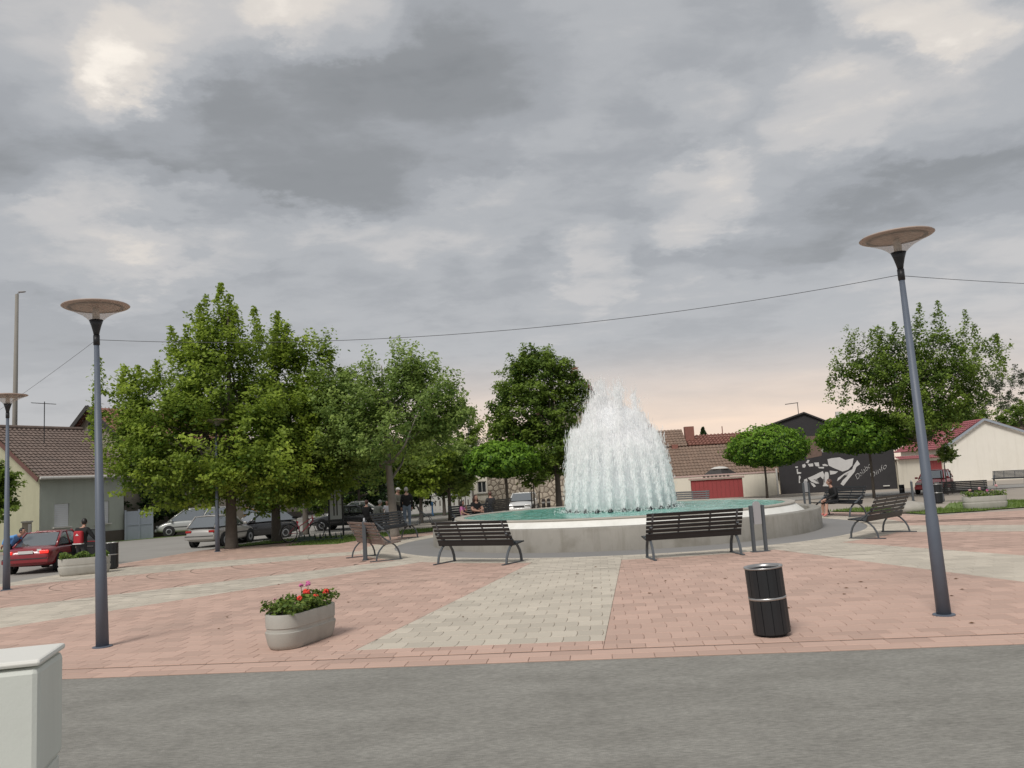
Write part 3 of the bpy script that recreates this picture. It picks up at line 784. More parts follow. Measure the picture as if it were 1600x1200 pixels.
# falling veil and fine spray
n = 42000; a = rng.random(n) * 2 * PI; t = rng.random(n) ** .8
rr = (1.72 - .75 * t) * np.sqrt(.15 + .85 * rng.random(n)); P = np.stack([rr * np.cos(a), rr * np.sin(a), .75 + 3.3 * t * (1 - .12 * rr)], 1)
st = np.sin(a * 17 + 1.3) * .5 + np.sin(a * 31 + rr * 3) * .5; keep = rng.random(n) < np.clip(.55 + .5 * st, .05, 1); P = P[keep]; m = len(P)
sx = .005 + .008 * rng.random(m); drops('falling_spray', P, sx, sx * (3 + 5 * rng.random(m)), 'mist')['kind'] = 'stuff'
n = 1500; P = np.stack([rng.normal(-.25, .55, n), rng.normal(0, .5, n), 3.9 + np.abs(rng.normal(0, .42, n))], 1); sx = .004 + .007 * rng.random(n)
drops('fine_spray', P, sx, sx * 1.4, 'mist')['kind'] = 'stuff'
n = 2600; a = rng.random(n) * 2 * PI; rr = 1.45 + .5 * np.abs(rng.normal(0, .5, n)); P = np.stack([rr * np.cos(a), rr * np.sin(a), .725 + .06 * np.abs(rng.normal(0, 1, n))], 1)
sx = .008 + .02 * rng.random(n); drops('splash_foam', P, sx, sx * .8, 'jet')['kind'] = 'stuff'

# the body of fine white mist between the jets
mm, mtree, mp = material('spray_mist'); mtree.nodes.remove(mp)
pv = mtree.nodes.new('ShaderNodeVolumePrincipled'); pv.inputs['Color'].default_value = (.99, .995, 1, 1); pv.inputs['Density'].default_value = 4.0; pv.inputs['Anisotropy'].default_value = 0
mtree.links.new(pv.outputs[0], mtree.nodes['Material Output'].inputs['Volume'])
mo = MB().lathe([(1.60, .78), (1.55, 1.4), (1.38, 2.1), (1.10, 2.8), (.80, 3.4), (.50, 3.85)], 28, cap=True).build('spray_mist', mm, fo); mo['kind'] = 'stuff'

# ================================================================== STREET FURNITURE
# ---- lamps
def make_lamp():
    t = thing('street_lamp', '', 'street lamp')
    MB().tube([(0, 0, 0), (0, 0, 1.1), (0, 0, 1.13), (0, 0, 3.92)], [.078, .067, .062, .032], 16).build('pole', 'lamp_pole', t, True)
    MB().lathe([(.12, 0.0), (.12, .012), (.082, .016)], 16, cap=True).build('base_plate', 'lamp_pole', t)
    MB().lathe([(.040, 3.90), (.040, 4.03), (.033, 4.03)], 14, cap=True).build('collar', 'lamp_black', t, True)
    MB().lathe([(.033, 4.03), (.042, 4.08), (.062, 4.16), (.088, 4.235)], 18, cap=True).build('neck', 'lamp_black', t, True)
    MB().lathe([(.090, 4.235), (.125, 4.27), (.185, 4.315), (.285, 4.365), (.395, 4.41)], 32).build('bell', 'bell', t, True)
    cap = MB().lathe([(.05, 4.405), (.30, 4.408), (.405, 4.415), (.418, 4.425), (.405, 4.437), (.20, 4.465), (.01, 4.475)], 32, cap=True).build('cap', 'lamp_cap', t, True)
    MB().lathe([(.30, 4.402), (.305, 4.398), (.335, 4.398), (.34, 4.402)], 32).build('ring', 'lamp_black', cap)
    MB().lathe([(.045, 4.22), (.045, 4.36), (.03, 4.40)], 12, cap=True).build('bulb_holder', 'trim', t, True)
    return t
lamp0 = make_lamp(); LG = 'street lamps with trumpet heads'
spots = [((160, 1011), 'tall grey street lamp with trumpet head, near the white utility cabinet', -1.2),
         ((1475, 961), 'tall grey street lamp with trumpet head, near the black bin by the road', -1.3),
         ((10, 922), 'street lamp in front of the dark red car', -.6), ((340, 862), 'street lamp beside the silver hatchback under the big tree', -.4),
         ((1515, 749), 'far street lamp before the white gable wall', -.6), ((1158, 774), 'far street lamp before the red gate', -.3)]
for i, (p, lb, tilt) in enumerate(spots):
    o = lamp0 if i == 0 else copy_tree(lamp0)
    o.location = G(*p); o.rotation_euler = (0, R(tilt), i * .7); tag(o, lb, group=LG)
# ---- wires
def wire(a, b, sag, label, r_=.0036, n=24):
    a, b = Vector(a), Vector(b)
    pts = [a.lerp(b, i / n) - Vector((0, 0, sag * 4 * (i / n) * (1 - i / n))) for i in range(n + 1)]
    return tag(MB().tube(pts, r_, 5).build('overhead_wire', 'wire'), label, 'wire')
l1 = G(160, 1011) + Vector((-.085, 0, 3.97)); l2 = G(1475, 961) + Vector((-.09, 0, 3.97))
wire(l1, l2, .30, 'thin black cable sagging between the two tallest lamps')
wire(l2, l2 + Vector((9.5, 3.0, .15)), .15, 'thin black cable running on from the lamp beside the bin')
wire(l1, l1 + Vector((-9.0, 9.0, -.9)), .1, 'faint thin cable slanting down from the lamp by the cabinet', .0025)

# ---- bins
def make_bin():
    t = thing('litter_bin', '', 'bin'); r_ = .195
    MB().lathe([(.15, 0), (.16, .02), (.16, .04)], 20, cap=True).build('base', 'lamp_black', t)
    for k in range(12):
        a = 2 * PI * k / 12
        for z0, z1 in ((.035, .385), (.415, .715)):
            m = MB(); h = 2 * PI / 24 * .93
            q = [(r_ * math.cos(a - h), r_ * math.sin(a - h)), (r_ * 1.012 * math.cos(a), r_ * 1.012 * math.sin(a)), (r_ * math.cos(a + h), r_ * math.sin(a + h))]
            q += [(x * .95, y * .95) for x, y in q[::-1]]
            m.prism([(x, y, z0) for x, y in q], (0, 0, z1 - z0)).build('panel', 'black', t)
    MB().lathe([(.17, .03), (.18, .05), (.18, .70), (.165, .70), (.165, .06)], 24).build('liner', 'lamp_black', t)
    MB().lathe([(.185, .385), (.199, .388), (.199, .412), (.185, .415)], 32).build('band', 'steel', t, True)
    MB().lathe([(.165, .70), (.165, .725), (.204, .732), (.205, .715), (.19, .71)], 32).build('top_ring', 'steel', t, True)
    return t
bin0 = make_bin(); BG = 'black litter bins with a steel band'
for i, (p, lb, s_) in enumerate([((1207, 992), 'black cylindrical bin with steel band near the road edge', 1.0), ((173, 889), 'black bin beside the concrete planter by the dark red car', 1.0),
                                 ((1466, 786), 'black bin beside a bench behind the tall lamp', 1.0), ((1410, 772), 'small black bin near the black mural wall', .8)]):
    o = bin0 if i == 0 else copy_tree(bin0)
    o.location = G(*p); o.rotation_euler = (0, R(-3.0) if i == 0 else 0, i * .4 + .13); o.scale = (s_,) * 3; tag(o, lb, group=BG)

# ---- planters
def stadium(L, W, n=10):
    h = L / 2 - W / 2
    return [(h + W / 2 * math.cos(a), W / 2 * math.sin(a)) for a in [-PI / 2 + PI * i / n for i in range(n + 1)]] + [(-h + W / 2 * math.cos(a), W / 2 * math.sin(a)) for a in [PI / 2 + PI * i / n for i in range(n + 1)]]
def loft(rings, cap=True):
    m = MB(); n = len(rings[0]); vs = [p for r_ in rings for p in r_]
    fs = [(i * n + k, i * n + (k + 1) % n, (i + 1) * n + (k + 1) % n, (i + 1) * n + k) for i in range(len(rings) - 1) for k in range(n)]
    if cap: fs.append(tuple(range(n - 1, -1, -1)))
    return m.add(vs, fs)
def leaf_cloud(P, N_, size, droop=.3):
    """rhombic leaves at P facing roughly N_"""
    n = len(P); Nn = N_ + rng.normal(0, .55, (n, 3)); Nn /= np.linalg.norm(Nn, axis=1)[:, None] + 1e-9
    a = rng.normal(size=(n, 3)); a -= Nn * (a * Nn).sum(1)[:, None]; a /= np.linalg.norm(a, axis=1)[:, None] + 1e-9
    b = np.cross(Nn, a); s = (size * (.6 + .8 * rng.random(n)))[:, None]
    V = np.stack([P - a * s * .55, P + b * s * .36 + Nn * s * .06, P + a * s * .55 - Nn * s * droop * .3, P - b * s * .36 + Nn * s * .06], 1)
    return V.reshape(-1, 3), np.arange(4 * n).reshape(-1, 4)
def make_planter(label, loc, rz, L=1.35, W=.50, H=.44, flowers=(), dens=1.0, seed=1, leafy=1.0):
    t = thing('concrete_planter', label, 'planter', loc, rz, 'concrete flower planters')
    prof = [(.80, 0), (.86, .03), (.92, .14), (1.0, .45), (1.0, .49), (.955, .505), (.945, .60), (.975, .62), (.985, .97), (.97, 1.0), (.86, 1.0), (.84, .93)]
    rings = []
    for k, z in prof: rings.append([(x - (1 - k) * W * .8 * (1 if x > 0 else -1) * min(1, abs(x) / (L / 2)), y * k, z * H) for x, y in stadium(L, W)])
    autosmooth(loft(rings).build('tub', 'concrete', t), 35)
    s = stadium(L * .88, W * .82); MB().add([(x, y, H * .94) for x, y in s], [tuple(range(len(s)))]).build('soil', 'soil', t)
    n = int(1500 * dens * L / 1.35)
    P = np.stack([(rng.random(n) - .5) * (L * .92), (rng.random(n) - .5) * W * .95, np.zeros(n)], 1)
    hgt = (.05 + .14 * np.abs(np.sin(P[:, 0] * 7 + seed)) * leafy) * rng.random(n) ** .7
    P[:, 2] = H * .96 + hgt; Nn = np.stack([P[:, 0] * .3, P[:, 1] * 2.5, np.full(n, .8)], 1)
    V, Fq = leaf_cloud(P, Nn, .052); np_mesh('foliage', V, Fq, 'leaf_plant', t, rng.random(n))
    for (fx, fy, fz, fr, fm) in flowers:
        m = MB(); m.tube([(fx, fy, H * .95), (fx, fy, H + fz - fr * .5)], .004, 5)
        st = m.build('flower_stem', 'leaf_plant', t)
        m = MB()
        for _ in range(16):
            d = Vector((random.gauss(0, 1), random.gauss(0, 1), random.gauss(.3, .8))).normalized()
            m.ball(Vector((fx, fy, H + fz)) + d * fr * .75, fr * .38, 6, 4)
        m.build('flower_head', fm, st)
    return t
make_planter('long concrete planter with red and pink geraniums on the square', G(472, 1003), R(70), 1.12, .46, .40,
             [(.18, .04, .17, .042, 'flower_red'), (.36, -.12, .14, .04, 'flower_red'), (.12, -.13, .12, .034, 'flower_red'), (.30, .10, .25, .038, 'flower_pink'), (.24, .16, .24, .028, 'flower_pink'), (-.38, .1, .16, .022, 'flower_pale'), (-.2, -.12, .15, .03, 'flower_red')], 1.1, 2)
make_planter('concrete planter with leafy plants beside the dark red car', G(132, 897), R(28), 1.25, .5, .44, [], .9, 5, .9)
make_planter('concrete planter with pale pink geraniums on the lawn', G(1540, 795), R(3), 1.45, .5, .42,
             [(-.45, 0, .2, .045, 'flower_pale'), (-.1, .05, .24, .05, 'flower_pale'), (.1, -.05, .17, .04, 'flower_pink'), (.48, .05, .3, .05, 'flower_pale'), (.3, 0, .15, .04, 'flower_pale')], .55, 9, 1.1)

# ---- benches
def make_bench(worn=False):
    t = thing('park_bench', '', 'bench'); L = 2.04; mat = 'slat_worn' if worn else 'slat'
    back = [(.150 + .043 * i, .50 + .085 * i) for i in range(6)]
    for k, (y, z) in enumerate(back):
        autosmooth(MB().box((0, y, z), (L, .026, .068), rx=-R(27)).build('slat', mat, t, bevel=.006))
    for k in range(5):
        MB().box((0, -.29 + .087 * k, .448 - .010 * k), (L, .074, .028), rx=-R(6)).build('slat', mat, t, bevel=.006)
    MB().box((0, .125, .435), (L, .03, .085), rx=-R(16)).build('slat', mat, t, bevel=.006)
    for sx in (-1, 1):
        x = sx * .92; m = MB(); X = Vector((1, 0, 0))
        e = thing('end_frame', None, None); e.parent = t; bpy.data.objects.remove(e)
        f = MB()
        f.bar([(x, -.33, .02), (x, -.315, .14), (x, -.27, .26), (x, -.19, .365), (x, -.10, .425), (x, .02, .50), (x, .14, .60), (x, .26, .665)], .055, .028, X)
        fr = f.build('front_leg', 'bench_iron', t, True); autosmooth(fr)
        b = MB(); b.bar([(x, .31, .02), (x, .285, .14), (x, .22, .26), (x, .12, .365), (x, -.02, .43), (x, -.28, .432)], .05, .026, X)
        autosmooth(b.build('rear_leg', 'bench_iron', t))
        c = MB(); c.bar([(x, -.37, .012), (x, .47, .012)], .06, .02, X); c.build('foot_bar', 'bench_iron', t)
        d = MB(); d.bar([(x * .97, .12, .44), (x * .97, .395, .96)], .04, .012, X); d.build('back_bracket', 'bench_iron', t)
    for x in (-.33, .33): MB().bar([(x, .115, .44), (x, .385, .95)], .04, .01, Vector((1, 0, 0))).build('back_bracket', 'bench_iron', t)
    return t
bench0 = make_bench(); benchw = make_bench(True)
BGR = 'slatted benches around the fountain'
bench_list = [
    ((-.97, 18.83), -33, 'black slatted bench, its back to the road, left of the cream wedge', 0), ((3.62, 17.62), 1, 'black slatted bench with its back to the road, right of the cream wedge', 0),
    ((8.62, 19.95), 40, 'dark bench facing the fountain near the tall lamp by the bin', 0), (None, 17, 'dark bench on which the boy in black sits', 0),
    (None, -150, 'weathered brown bench seen from its end, beside a grey stele', 1), (None, 158, 'dark bench behind the weathered brown bench', 0),
    (None, 127, 'dark bench on which the girl in pink and the woman sit', 0), (None, 66, 'dark bench behind the fountain in front of the red gate', 0)]
for i, (p, a, lb, wn) in enumerate(bench_list):
    src = benchw if wn else bench0
    o = src if i in (0, 4) else copy_tree(src)
    if p is None:
        ph = R(a); rr = {17: 7.95, -150: 8.0, 158: 8.0, 127: 8.0, 66: 8.6}[a]
        o.location = (C.x + rr * math.cos(ph), C.y + rr * math.sin(ph), 0); o.rotation_euler = (0, 0, ph - PI / 2)
    else:
        o.location = (*p, 0); o.rotation_euler = (0, 0, R(a) + PI); o.rotation_euler = (0, 0, R(a) + 0)
        # face the fountain
        d = C - Vector(p); o.rotation_euler = (0, 0, math.atan2(d.x, -d.y))
    tag(o, lb, group=BGR)
def far_bench(px, rz, lb):
    o = copy_tree(bench0); p = G(*px); o.location = p; o.rotation_euler = (0, 0, R(rz)); tag(o, lb, group='benches on the outer paths')
far_bench((1508, 782), 150, 'black bench behind the planter with pale pink flowers')
far_bench((1578, 757), -40, 'grey bench on the far path before the white gable')
far_bench((664, 819), 100, 'dark bench on the far path behind two standing men')
far_bench((776, 812), 245, 'dark bench with a man turned away behind the woman')

# ---- steles: two posts and a panel
def stele(px, rz, lb, kids=True):
    p = G(*px) if len(px) == 2 else Vector(px)
    t = thing('info_stele', lb, 'stele', p, rz, 'grey steles near the benches')
    for s_ in (-1, 1): MB().box((s_ * .135, 0, .49), (.055, .09, .98)).build('post', 'bench_iron', t, bevel=.008)
    prof = [(-.085, .58), (.085, .58), (.085, .98)] + [(.085 * math.cos(a), .98 + .085 * math.sin(a)) for a in [PI * k / 8 for k in range(1, 8)]] + [(-.085, .98)]
    MB().prism([(x, -.02, z) for x, z in prof], (0, .04, 0)).build('panel', 'panel_grey', t)
    MB().box((0, 0, .008), (.40, .14, .016)).build('base_plate', 'bench_iron', t)
stele((1188, 862), R(10), 'grey stele of two posts and a round-topped panel beside the bench right of the wedge')
stele((571, 875), R(97), 'grey stele standing before the weathered brown bench')
stele((1262, 790), R(20), 'grey stele beside the bench with the boy')
stele((1427, 782), R(70), 'grey stele near the faded red car')

# ---- utility cabinet
t = thing('utility_cabinet', 'white plastic utility cabinet with sloping lid at the road edge', 'cabinet', (0, 0, 0))
q2 = at(85, 1019, 4.02); q1 = at(44, 1035, 3.62)
dv = Vector((q2.x - q1.x, q2.y - q1.y)).normalized(); cab_rz = math.atan2(dv.y, dv.x) - PI / 2
t.location = (q1.x, q1.y, -.012); t.rotation_euler = (0, 0, cab_rz); HT = q1.z + .02
MB().box((-.42, .21, .33), (.90, .38, .66)).build('plinth', 'cabinet', t, bevel=.01)
MB().box((-.42, .21, .66 + (HT - .70) / 2 + .005), (.92, .41, HT - .70), 0).build('body', 'cabinet', t, bevel=.025)
lid = MB(); zb = HT - .058
lid.box((-.42, .21, HT - .014), (.935, .425, .028))
lid.build('lid', 'cabinet_top', t, bevel=.012)

# ---- notice board
t = thing('notice_board', 'black framed notice board with white poster under the trees', 'sign', G(526, 838), R(8))
for s_ in (-1, 1): MB().box((s_ * .27, 0, .95), (.07, .07, 1.9)).build('post', 'lamp_black', t)
fr = MB().box((0, 0, 1.88), (.60, .09, .08)).build('frame', 'lamp_black', t)
MB().box((0, 0, 1.25), (.46, .03, 1.15)).build('poster', 'poster', t)
for x in (-.07, .05): MB().box((x, -.02, 1.28), (.045, .012, .92)).build('printed_stripe', 'lamp_black', t)
MB().box((0, 0, .62), (.5, .06, .06)).build('frame', 'lamp_black', t)

# ---- utility poles, water posts, bollards, stones
p = G(20, 838); p = at(20, 838, 50); p.z = -.42
t = thing('utility_pole', 'tall concrete utility pole with small lamp arm by the corner house', 'pole', p)
hh = at(22, 460, 50).z - p.z
MB().tube([(0, 0, 0), (.05, 0, hh)], [.19, .10], 10).build('pole', 'pole_concrete', t, True)
MB().tube([(.05, 0, hh - .15), (.1, 0, hh + .05), (.45, -.1, hh + .12)], .03, 6).build('arm', 'steel', t, True)
MB().ball((.42, -.1, hh + .11), (.26, .12, .06), 10, 6).build('lamp_head', 'panel_grey', t, True)
p = at(740, 775, 84); p.z = -.45
t = thing('utility_pole', 'pale wooden utility pole between the trees behind the fountain', 'pole', p); hh = at(737, 643, 84).z - p.z
MB().tube([(0, 0, 0), (-.15, 0, hh)], [.19, .14], 10).build('pole', 'pole_concrete', t, True)
MB().box((-.15, 0, hh - .25), (1.1, .09, .10), R(25)).build('cross_arm', 'bark_light', t)
for k in (-.45, 0, .45): MB().tube([(-.15 + k, k * .4, hh - .2), (-.15 + k, k * .4, hh - .02)], .045, 6).build('insulator', 'trim', t)
top = p + Vector((-.15, 0, hh - .02))
wire(top, at(800, 668, 92), .4, 'cable from the wooden pole to the stone house', .03)
p = G(676, 806)
t = thing('water_post', 'blue cast iron water hand pump on the far verge', 'pump', p)
MB().lathe([(.10, 0), (.10, .12), (.065, .16), (.06, .75), (.085, .80), (.085, .95), (.03, 1.03)], 12, cap=True).build('body', 'paint_blue', t, True)
MB().tube([(0, -.05, .70), (0, -.2, .68), (0, -.24, .58)], .025, 6).build('spout', 'paint_blue', t, True)
MB().tube([(0, .05, .95), (.05, .32, .75)], .018, 6).build('handle', 'trim', t)
p = G(1180, 774)
t = thing('standpipe', 'white metal standpipe near the red gate', 'pipe', p)
MB().lathe([(.13, 0), (.13, .85), (.16, .9), (.16, 1.05), (.05, 1.12)], 14, cap=True).build('body', 'trim', t, True)
MB().tube([(.1, 0, .98), (.28, 0, .98)], .06, 8).build('outlet', 'steel', t, True)
for k, px_ in enumerate(((850, 800), (858, 800))):
    p = at(px_[0], px_[1], 52); p.z = zg(p.x, p.y) - .02
    t = thing('bollard', 'brown bollard before the stone clad wall', 'bollard', p, 0, 'bollards by the stone house')
    MB().lathe([(.11, 0), (.11, .9), (.08, .98), (.02, 1.0)], 10, cap=True).build('post', 'plinth', t, True)
    MB().lathe([(.112, .72), (.116, .73), (.116, .80), (.112, .81)], 10).build('band', 'trim', t)
def rock(px, r_, lb):
    p = G(*px); m = MB(); m.ball((0, 0, r_[2] * .35), r_, 16, 10)
    m.v = [tuple(Vector(v) * (1 + .16 * math.sin(v[0] * 9 + v[1] * 7) * math.cos(v[2] * 11 + v[0] * 4))) for v in m.v]
    m.v = [(x, y, max(z, -.02)) for x, y, z in m.v]
    tag(m.build('boulder', 'rock', None, True, p), lb, 'stone')
rock((1425, 800), (.62, .4, .26), 'low pale boulder at the lawn edge behind the bench')

# ---- bicycle rack and bicycle
p = G(500, 845)
t = thing('bicycle_rack', 'low dark green bicycle rack under the trees', 'bike rack', p, R(8))
for y in (-.2, .25): MB().tube([(-.85, y, .05), (.85, y, .05)], .03, 6).build('rail', 'rack_green', t)
for k in range(9):
    x = -.75 + .19 * k
    MB().tube([(x, .25, .05), (x, .1, .20), (x, -.03, .25), (x, -.15, .19), (x, -.2, .05)], .018, 6).build('loop', 'rack_green', t, True)
MB().box((-.5, .03, .10), (.6, .35, .16)).build('tray', 'rack_green', t)
def torus(R_, r_, n=28, m=6):
    mb = MB(); vs = [((R_ + r_ * math.cos(2 * PI * j / m)) * math.cos(2 * PI * i / n), r_ * math.sin(2 * PI * j / m), (R_ + r_ * math.cos(2 * PI * j / m)) * math.sin(2 * PI * i / n)) for i in range(n) for j in range(m)]
    return mb.add(vs, [(i * m + j, ((i + 1) % n) * m + j, ((i + 1) % n) * m + (j + 1) % m, i * m + (j + 1) % m) for i in range(n) for j in range(m)])
pr = G(452, 848)
t = thing('bicycle', 'red step-through bicycle parked at the low rack', 'bicycle', (pr.x, pr.y, pr.z), R(38))
for x, nm in ((0, 'rear'), (1.08, 'front')):
    wh = torus(.315, .020).build('wheel', 'tyre', t, True, (x, 0, .335))
    m = MB()
    for k in range(12): m.tube([(0, .02 * (-1) ** k, 0), (.30 * math.cos(PI * k / 6), 0, .30 * math.sin(PI * k / 6))], .0022, 4)
    m.build('spokes', 'steel', wh)
    torus(.295, .009, 24, 5).build('rim', 'steel', wh, True)
B_ = (.44, 0, .29); H1 = (.93, 0, .86); H0 = (.96, 0, .74); S0 = (.30, 0, .78)
m = MB(); m.tube([B_, H0], .021, 8); m.tube([B_, S0], .019, 8); m.tube([(.37, 0, .54), H1], .017, 8); m.tube([(0, .05, .335), B_], .011, 6); m.tube([(0, .05, .335), (.34, 0, .66)], .010, 6); m.tube([H0, (.91, 0, .93)], .022, 8)
m.build('frame', 'bike_red', t, True)
MB().tube([H0, (1.02, .05, .50), (1.08, .05, .335)], .014, 6).build('fork', 'steel', t, True)
MB().tube([(.86, .27, 1.0), (.89, .15, 1.02), (.90, 0, .98), (.89, -.15, 1.02), (.86, -.27, 1.0)], .013, 6).build('handlebar', 'lamp_black', t, True)
MB().ball((.26, 0, .90), (.14, .085, .04), 10, 6).build('saddle', 'lamp_black', t, True)
MB().tube([S0, (.27, 0, .88)], .012, 6).build('seat_post', 'steel', t)
MB().lathe([(.085, -.006), (.085, .006)], 16, cap=True).xform(Matrix.Translation((.44, -.05, .29)) @ Matrix.Rotation(PI / 2, 4, 'X')).build('chainring', 'steel', t)
MB().bar([(-.36, 0, .30), (-.33, 0, .50), (-.18, 0, .67), (.02, 0, .70), (.15, 0, .64)], .06, .006, Vector((0, 1, 0))).build('mudguard', 'lamp_black', t)
MB().box((-.05, 0, .74), (.36, .13, .015)).build('rear_carrier', 'steel', t)
for s_ in (-1, 1): MB().tube([(.44, s_ * .07, .29), (.44 + s_ * .12, s_ * .1, .29 - s_ * .11), (.44 + s_ * .12, s_ * .19, .29 - s_ * .11)], .011, 6).build('crank', 'steel', t)

# ---- dry leaves on the pavers
for k in range(34):
    x, y = random.uniform(1.5, 6.5), random.uniform(8.9, 15)
    if k > 22: x, y = random.uniform(-6, 2), random.uniform(9, 17)
    s_ = random.uniform(.02, .045); a = random.random() * 6
    m = MB(); m.add([(-s_, 0, .004), (0, -s_ * .55, .012), (s_, 0, .006), (0, s_ * .55, .014), (0, 0, .003)], [(0, 1, 4), (1, 2, 4), (2, 3, 4), (3, 0, 4)])
    o = m.build('dry_leaf', 'leaf_dry', None, False, (x, y, .002)); o.rotation_euler = (0, 0, a)
    tag(o, 'small dry brown leaf lying on the pavers', 'leaf', 'dry leaves on the pavers')

# ================================================================== BUILDINGS
def wall_holes(L, H, holes, th=.3, x0=0, z0=0, rev=.14):
    """facade in the plane y=0 facing -y, with openings (x0,z0,x1,z1) and their reveals"""
    m = MB(); X = sorted({x0, L} | {h[0] for h in holes} | {h[2] for h in holes}); Z = sorted({z0, H} | {h[1] for h in holes} | {h[3] for h in holes})
    for a, b in zip(X, X[1:]):
        for c, d in zip(Z, Z[1:]):
            mx, mz = (a + b) / 2, (c + d) / 2
            if any(h[0] < mx < h[2] and h[1] < mz < h[3] for h in holes): continue
            m.add([(a, 0, c), (b, 0, c), (b, 0, d), (a, 0, d)], [(0, 1, 2, 3)])
    for a, c, b, d in holes:
        m.add([(a, 0, c), (b, 0, c), (b, 0, d), (a, 0, d), (a, rev, c), (b, rev, c), (b, rev, d), (a, rev, d)], [(0, 1, 5, 4), (1, 2, 6, 5), (2, 3, 7, 6), (3, 0, 4, 7)])
    return m
def tiles(p0, u, v, Lu, Lv, tw=.24, ch=.33, amp=.028, step=.035):
    p0, u, v = Vector(p0), Vector(u).normalized(), Vector(v).normalized(); n = u.cross(v)
    if n.z < 0: n = -n
    m = MB(); nu = max(2, int(Lu / tw)) * 4; nv = max(1, round(Lv / ch))
    for j in range(nv):
        vs = []
        for e_, lift in ((0, step), (1, .0)):
            for i in range(nu + 1):
                w_ = amp * (1 - abs(math.sin(PI * i / 4))) if False else amp * math.cos(2 * PI * i / 4)
                vs.append(p0 + u * (Lu * i / nu) + v * (Lv * (j + e_) / nv) + n * (lift + w_ + random.uniform(-.004, .004)))
        base = [p0 + u * (Lu * i / nu) + v * (Lv * j / nv) + n * (-.02) for i in range(nu + 1)]
        k = nu + 1
        m.add(vs + base, [(i, i + 1, k + i + 1, k + i) for i in range(nu)] + [(2 * k + i, 2 * k + i + 1, i + 1, i) for i in range(nu)])
    return m
def window(parent, x0, z0, x1, z1, y=.10, frame='trim', pane='dark_glass', sill=True, bars=1):
    f = MB(); t_ = .06; cxx, cz = (x0 + x1) / 2, (z0 + z1) / 2
    w_ = MB().box((cxx, y, z0 + t_ / 2), (x1 - x0, .05, t_)).box((cxx, y, z1 - t_ / 2), (x1 - x0, .05, t_)).box((x0 + t_ / 2, y, cz), (t_, .05, z1 - z0 - 2 * t_)).box((x1 - t_ / 2, y, cz), (t_, .05, z1 - z0 - 2 * t_))
    if bars: w_.box((cxx, y, cz), (.05, .045, z1 - z0 - 2 * t_))
    wo = w_.build('window', frame, parent)
    MB().box((cxx, y + .03, cz), (x1 - x0 - .02, .012, z1 - z0 - .02)).build('pane', pane, wo)
    if sill: MB().box((cxx, -.05, z0 - .03), (x1 - x0 + .16, .16, .05)).build('sill', 'trim', wo)
    return wo

# ---- corner house on the left
A = at(62, 744, 45.2); B = at(184, 741.4, 49.4); xd = Vector((B.x - A.x, B.y - A.y)); Lh = xd.length; rzh = math.atan2(xd.y, xd.x)
gz = -.46; EV = A.z - gz; DP = 9.4; RZ = EV + 2.9; LF = Lh + .4
t = thing('corner_house', 'grey green single storey house with brown tiled roof and white shutters', 'house', (A.x, A.y, gz), rzh)
W1, W2 = (.85, 1.15, 1.72, 2.42), (3.35, 1.15, 4.2, 2.42)
wall_holes(LF, EV, [W1, W2]).build('wall', 'wall_green', t)
MB().add([(0, 0, 0), (0, DP, 0), (0, DP, EV), (0, DP / 2, RZ - .15), (0, 0, EV)], [(0, 1, 2, 3, 4)]).build('gable_wall', 'wall_yellow', t)
MB().add([(LF, 0, 0), (LF, DP, 0), (LF, DP, EV), (LF, DP / 2, RZ - .15), (LF, 0, EV)], [(4, 3, 2, 1, 0)]).build('gable_wall', 'wall_green', t)
MB().add([(0, DP, 0), (LF, DP, 0), (LF, DP, EV), (0, DP, EV)], [(3, 2, 1, 0)]).build('wall', 'wall_green', t)
for a, c, b, d in (W1, W2):
    f = MB().box(((a + b) / 2, .09, (c + d) / 2), (b - a, .05, d - c)).build('window', 'trim', t)
    for k in range(12): MB().box(((a + b) / 2, .055, c + (k + .5) * (d - c) / 12), (b - a - .05, .02, (d - c) / 12 - .012)).build('shutter_slat', 'shutter', f)
    MB().box(((a + b) / 2, -.05, c - .04), (b - a + .2, .18, .06)).build('sill', 'trim', f)
MB().box((LF * .72, -.03, .34), (LF * .56, .05, .68)).build('plinth', 'plinth', t)
sl_ = Vector((0, DP / 2 + .45, RZ - EV + .28)); ll = sl_.length
rf = tiles((-.35, -.45, EV - .10), (1, 0, 0), sl_, LF + .8, ll, .26, .34, .03, .05).build('roof', 'tile_brown', t)
tiles((-.35, DP + .45, EV - .10), (1, 0, 0), (0, -sl_.y, sl_.z), LF + .8, ll, .26, .34).build('roof_tiles', 'tile_brown', rf)
MB().tube([(-.35, DP / 2, RZ + .22), (LF + .45, DP / 2, RZ + .22)], .13, 8).build('ridge_tile', 'tile_brown', rf)
for s_ in (-1, 1): MB().bar([(-.38, DP / 2 + s_ * (DP / 2 + .45), EV - .22), (-.38, DP / 2, RZ + .08)], .22, .06, Vector((0, s_ * .45, .89))).build('fascia_board', 'fascia', rf)
MB().tube([(-.3, -.52, EV - .12), (LF + .4, -.52, EV - .12)], .08, 8).build('gutter', 'trim', rf)
ch = MB().box((.25, DP / 2 + .5, RZ + .35), (.55, .55, 1.3)).build('chimney', 'brick_red', rf)
ant = MB().tube([(1.9, DP / 2 - 2.0, RZ - .9), (1.9, DP / 2 - 2.0, RZ + 1.6)], .025, 6).build('antenna', 'lamp_black', rf)
for k in range(7): MB().tube([(1.25 + k * .2, DP / 2 - 2.0 - .25, RZ + 1.45), (1.25 + k * .2, DP / 2 - 2.0 + .25, RZ + 1.52)], .018, 5).build('antenna_rod', 'lamp_black', rf)
MB().tube([(1.15, DP / 2 - 2, RZ + 1.48), (2.6, DP / 2 - 2, RZ + 1.48)], .02, 5).build('antenna_boom', 'lamp_black', rf)
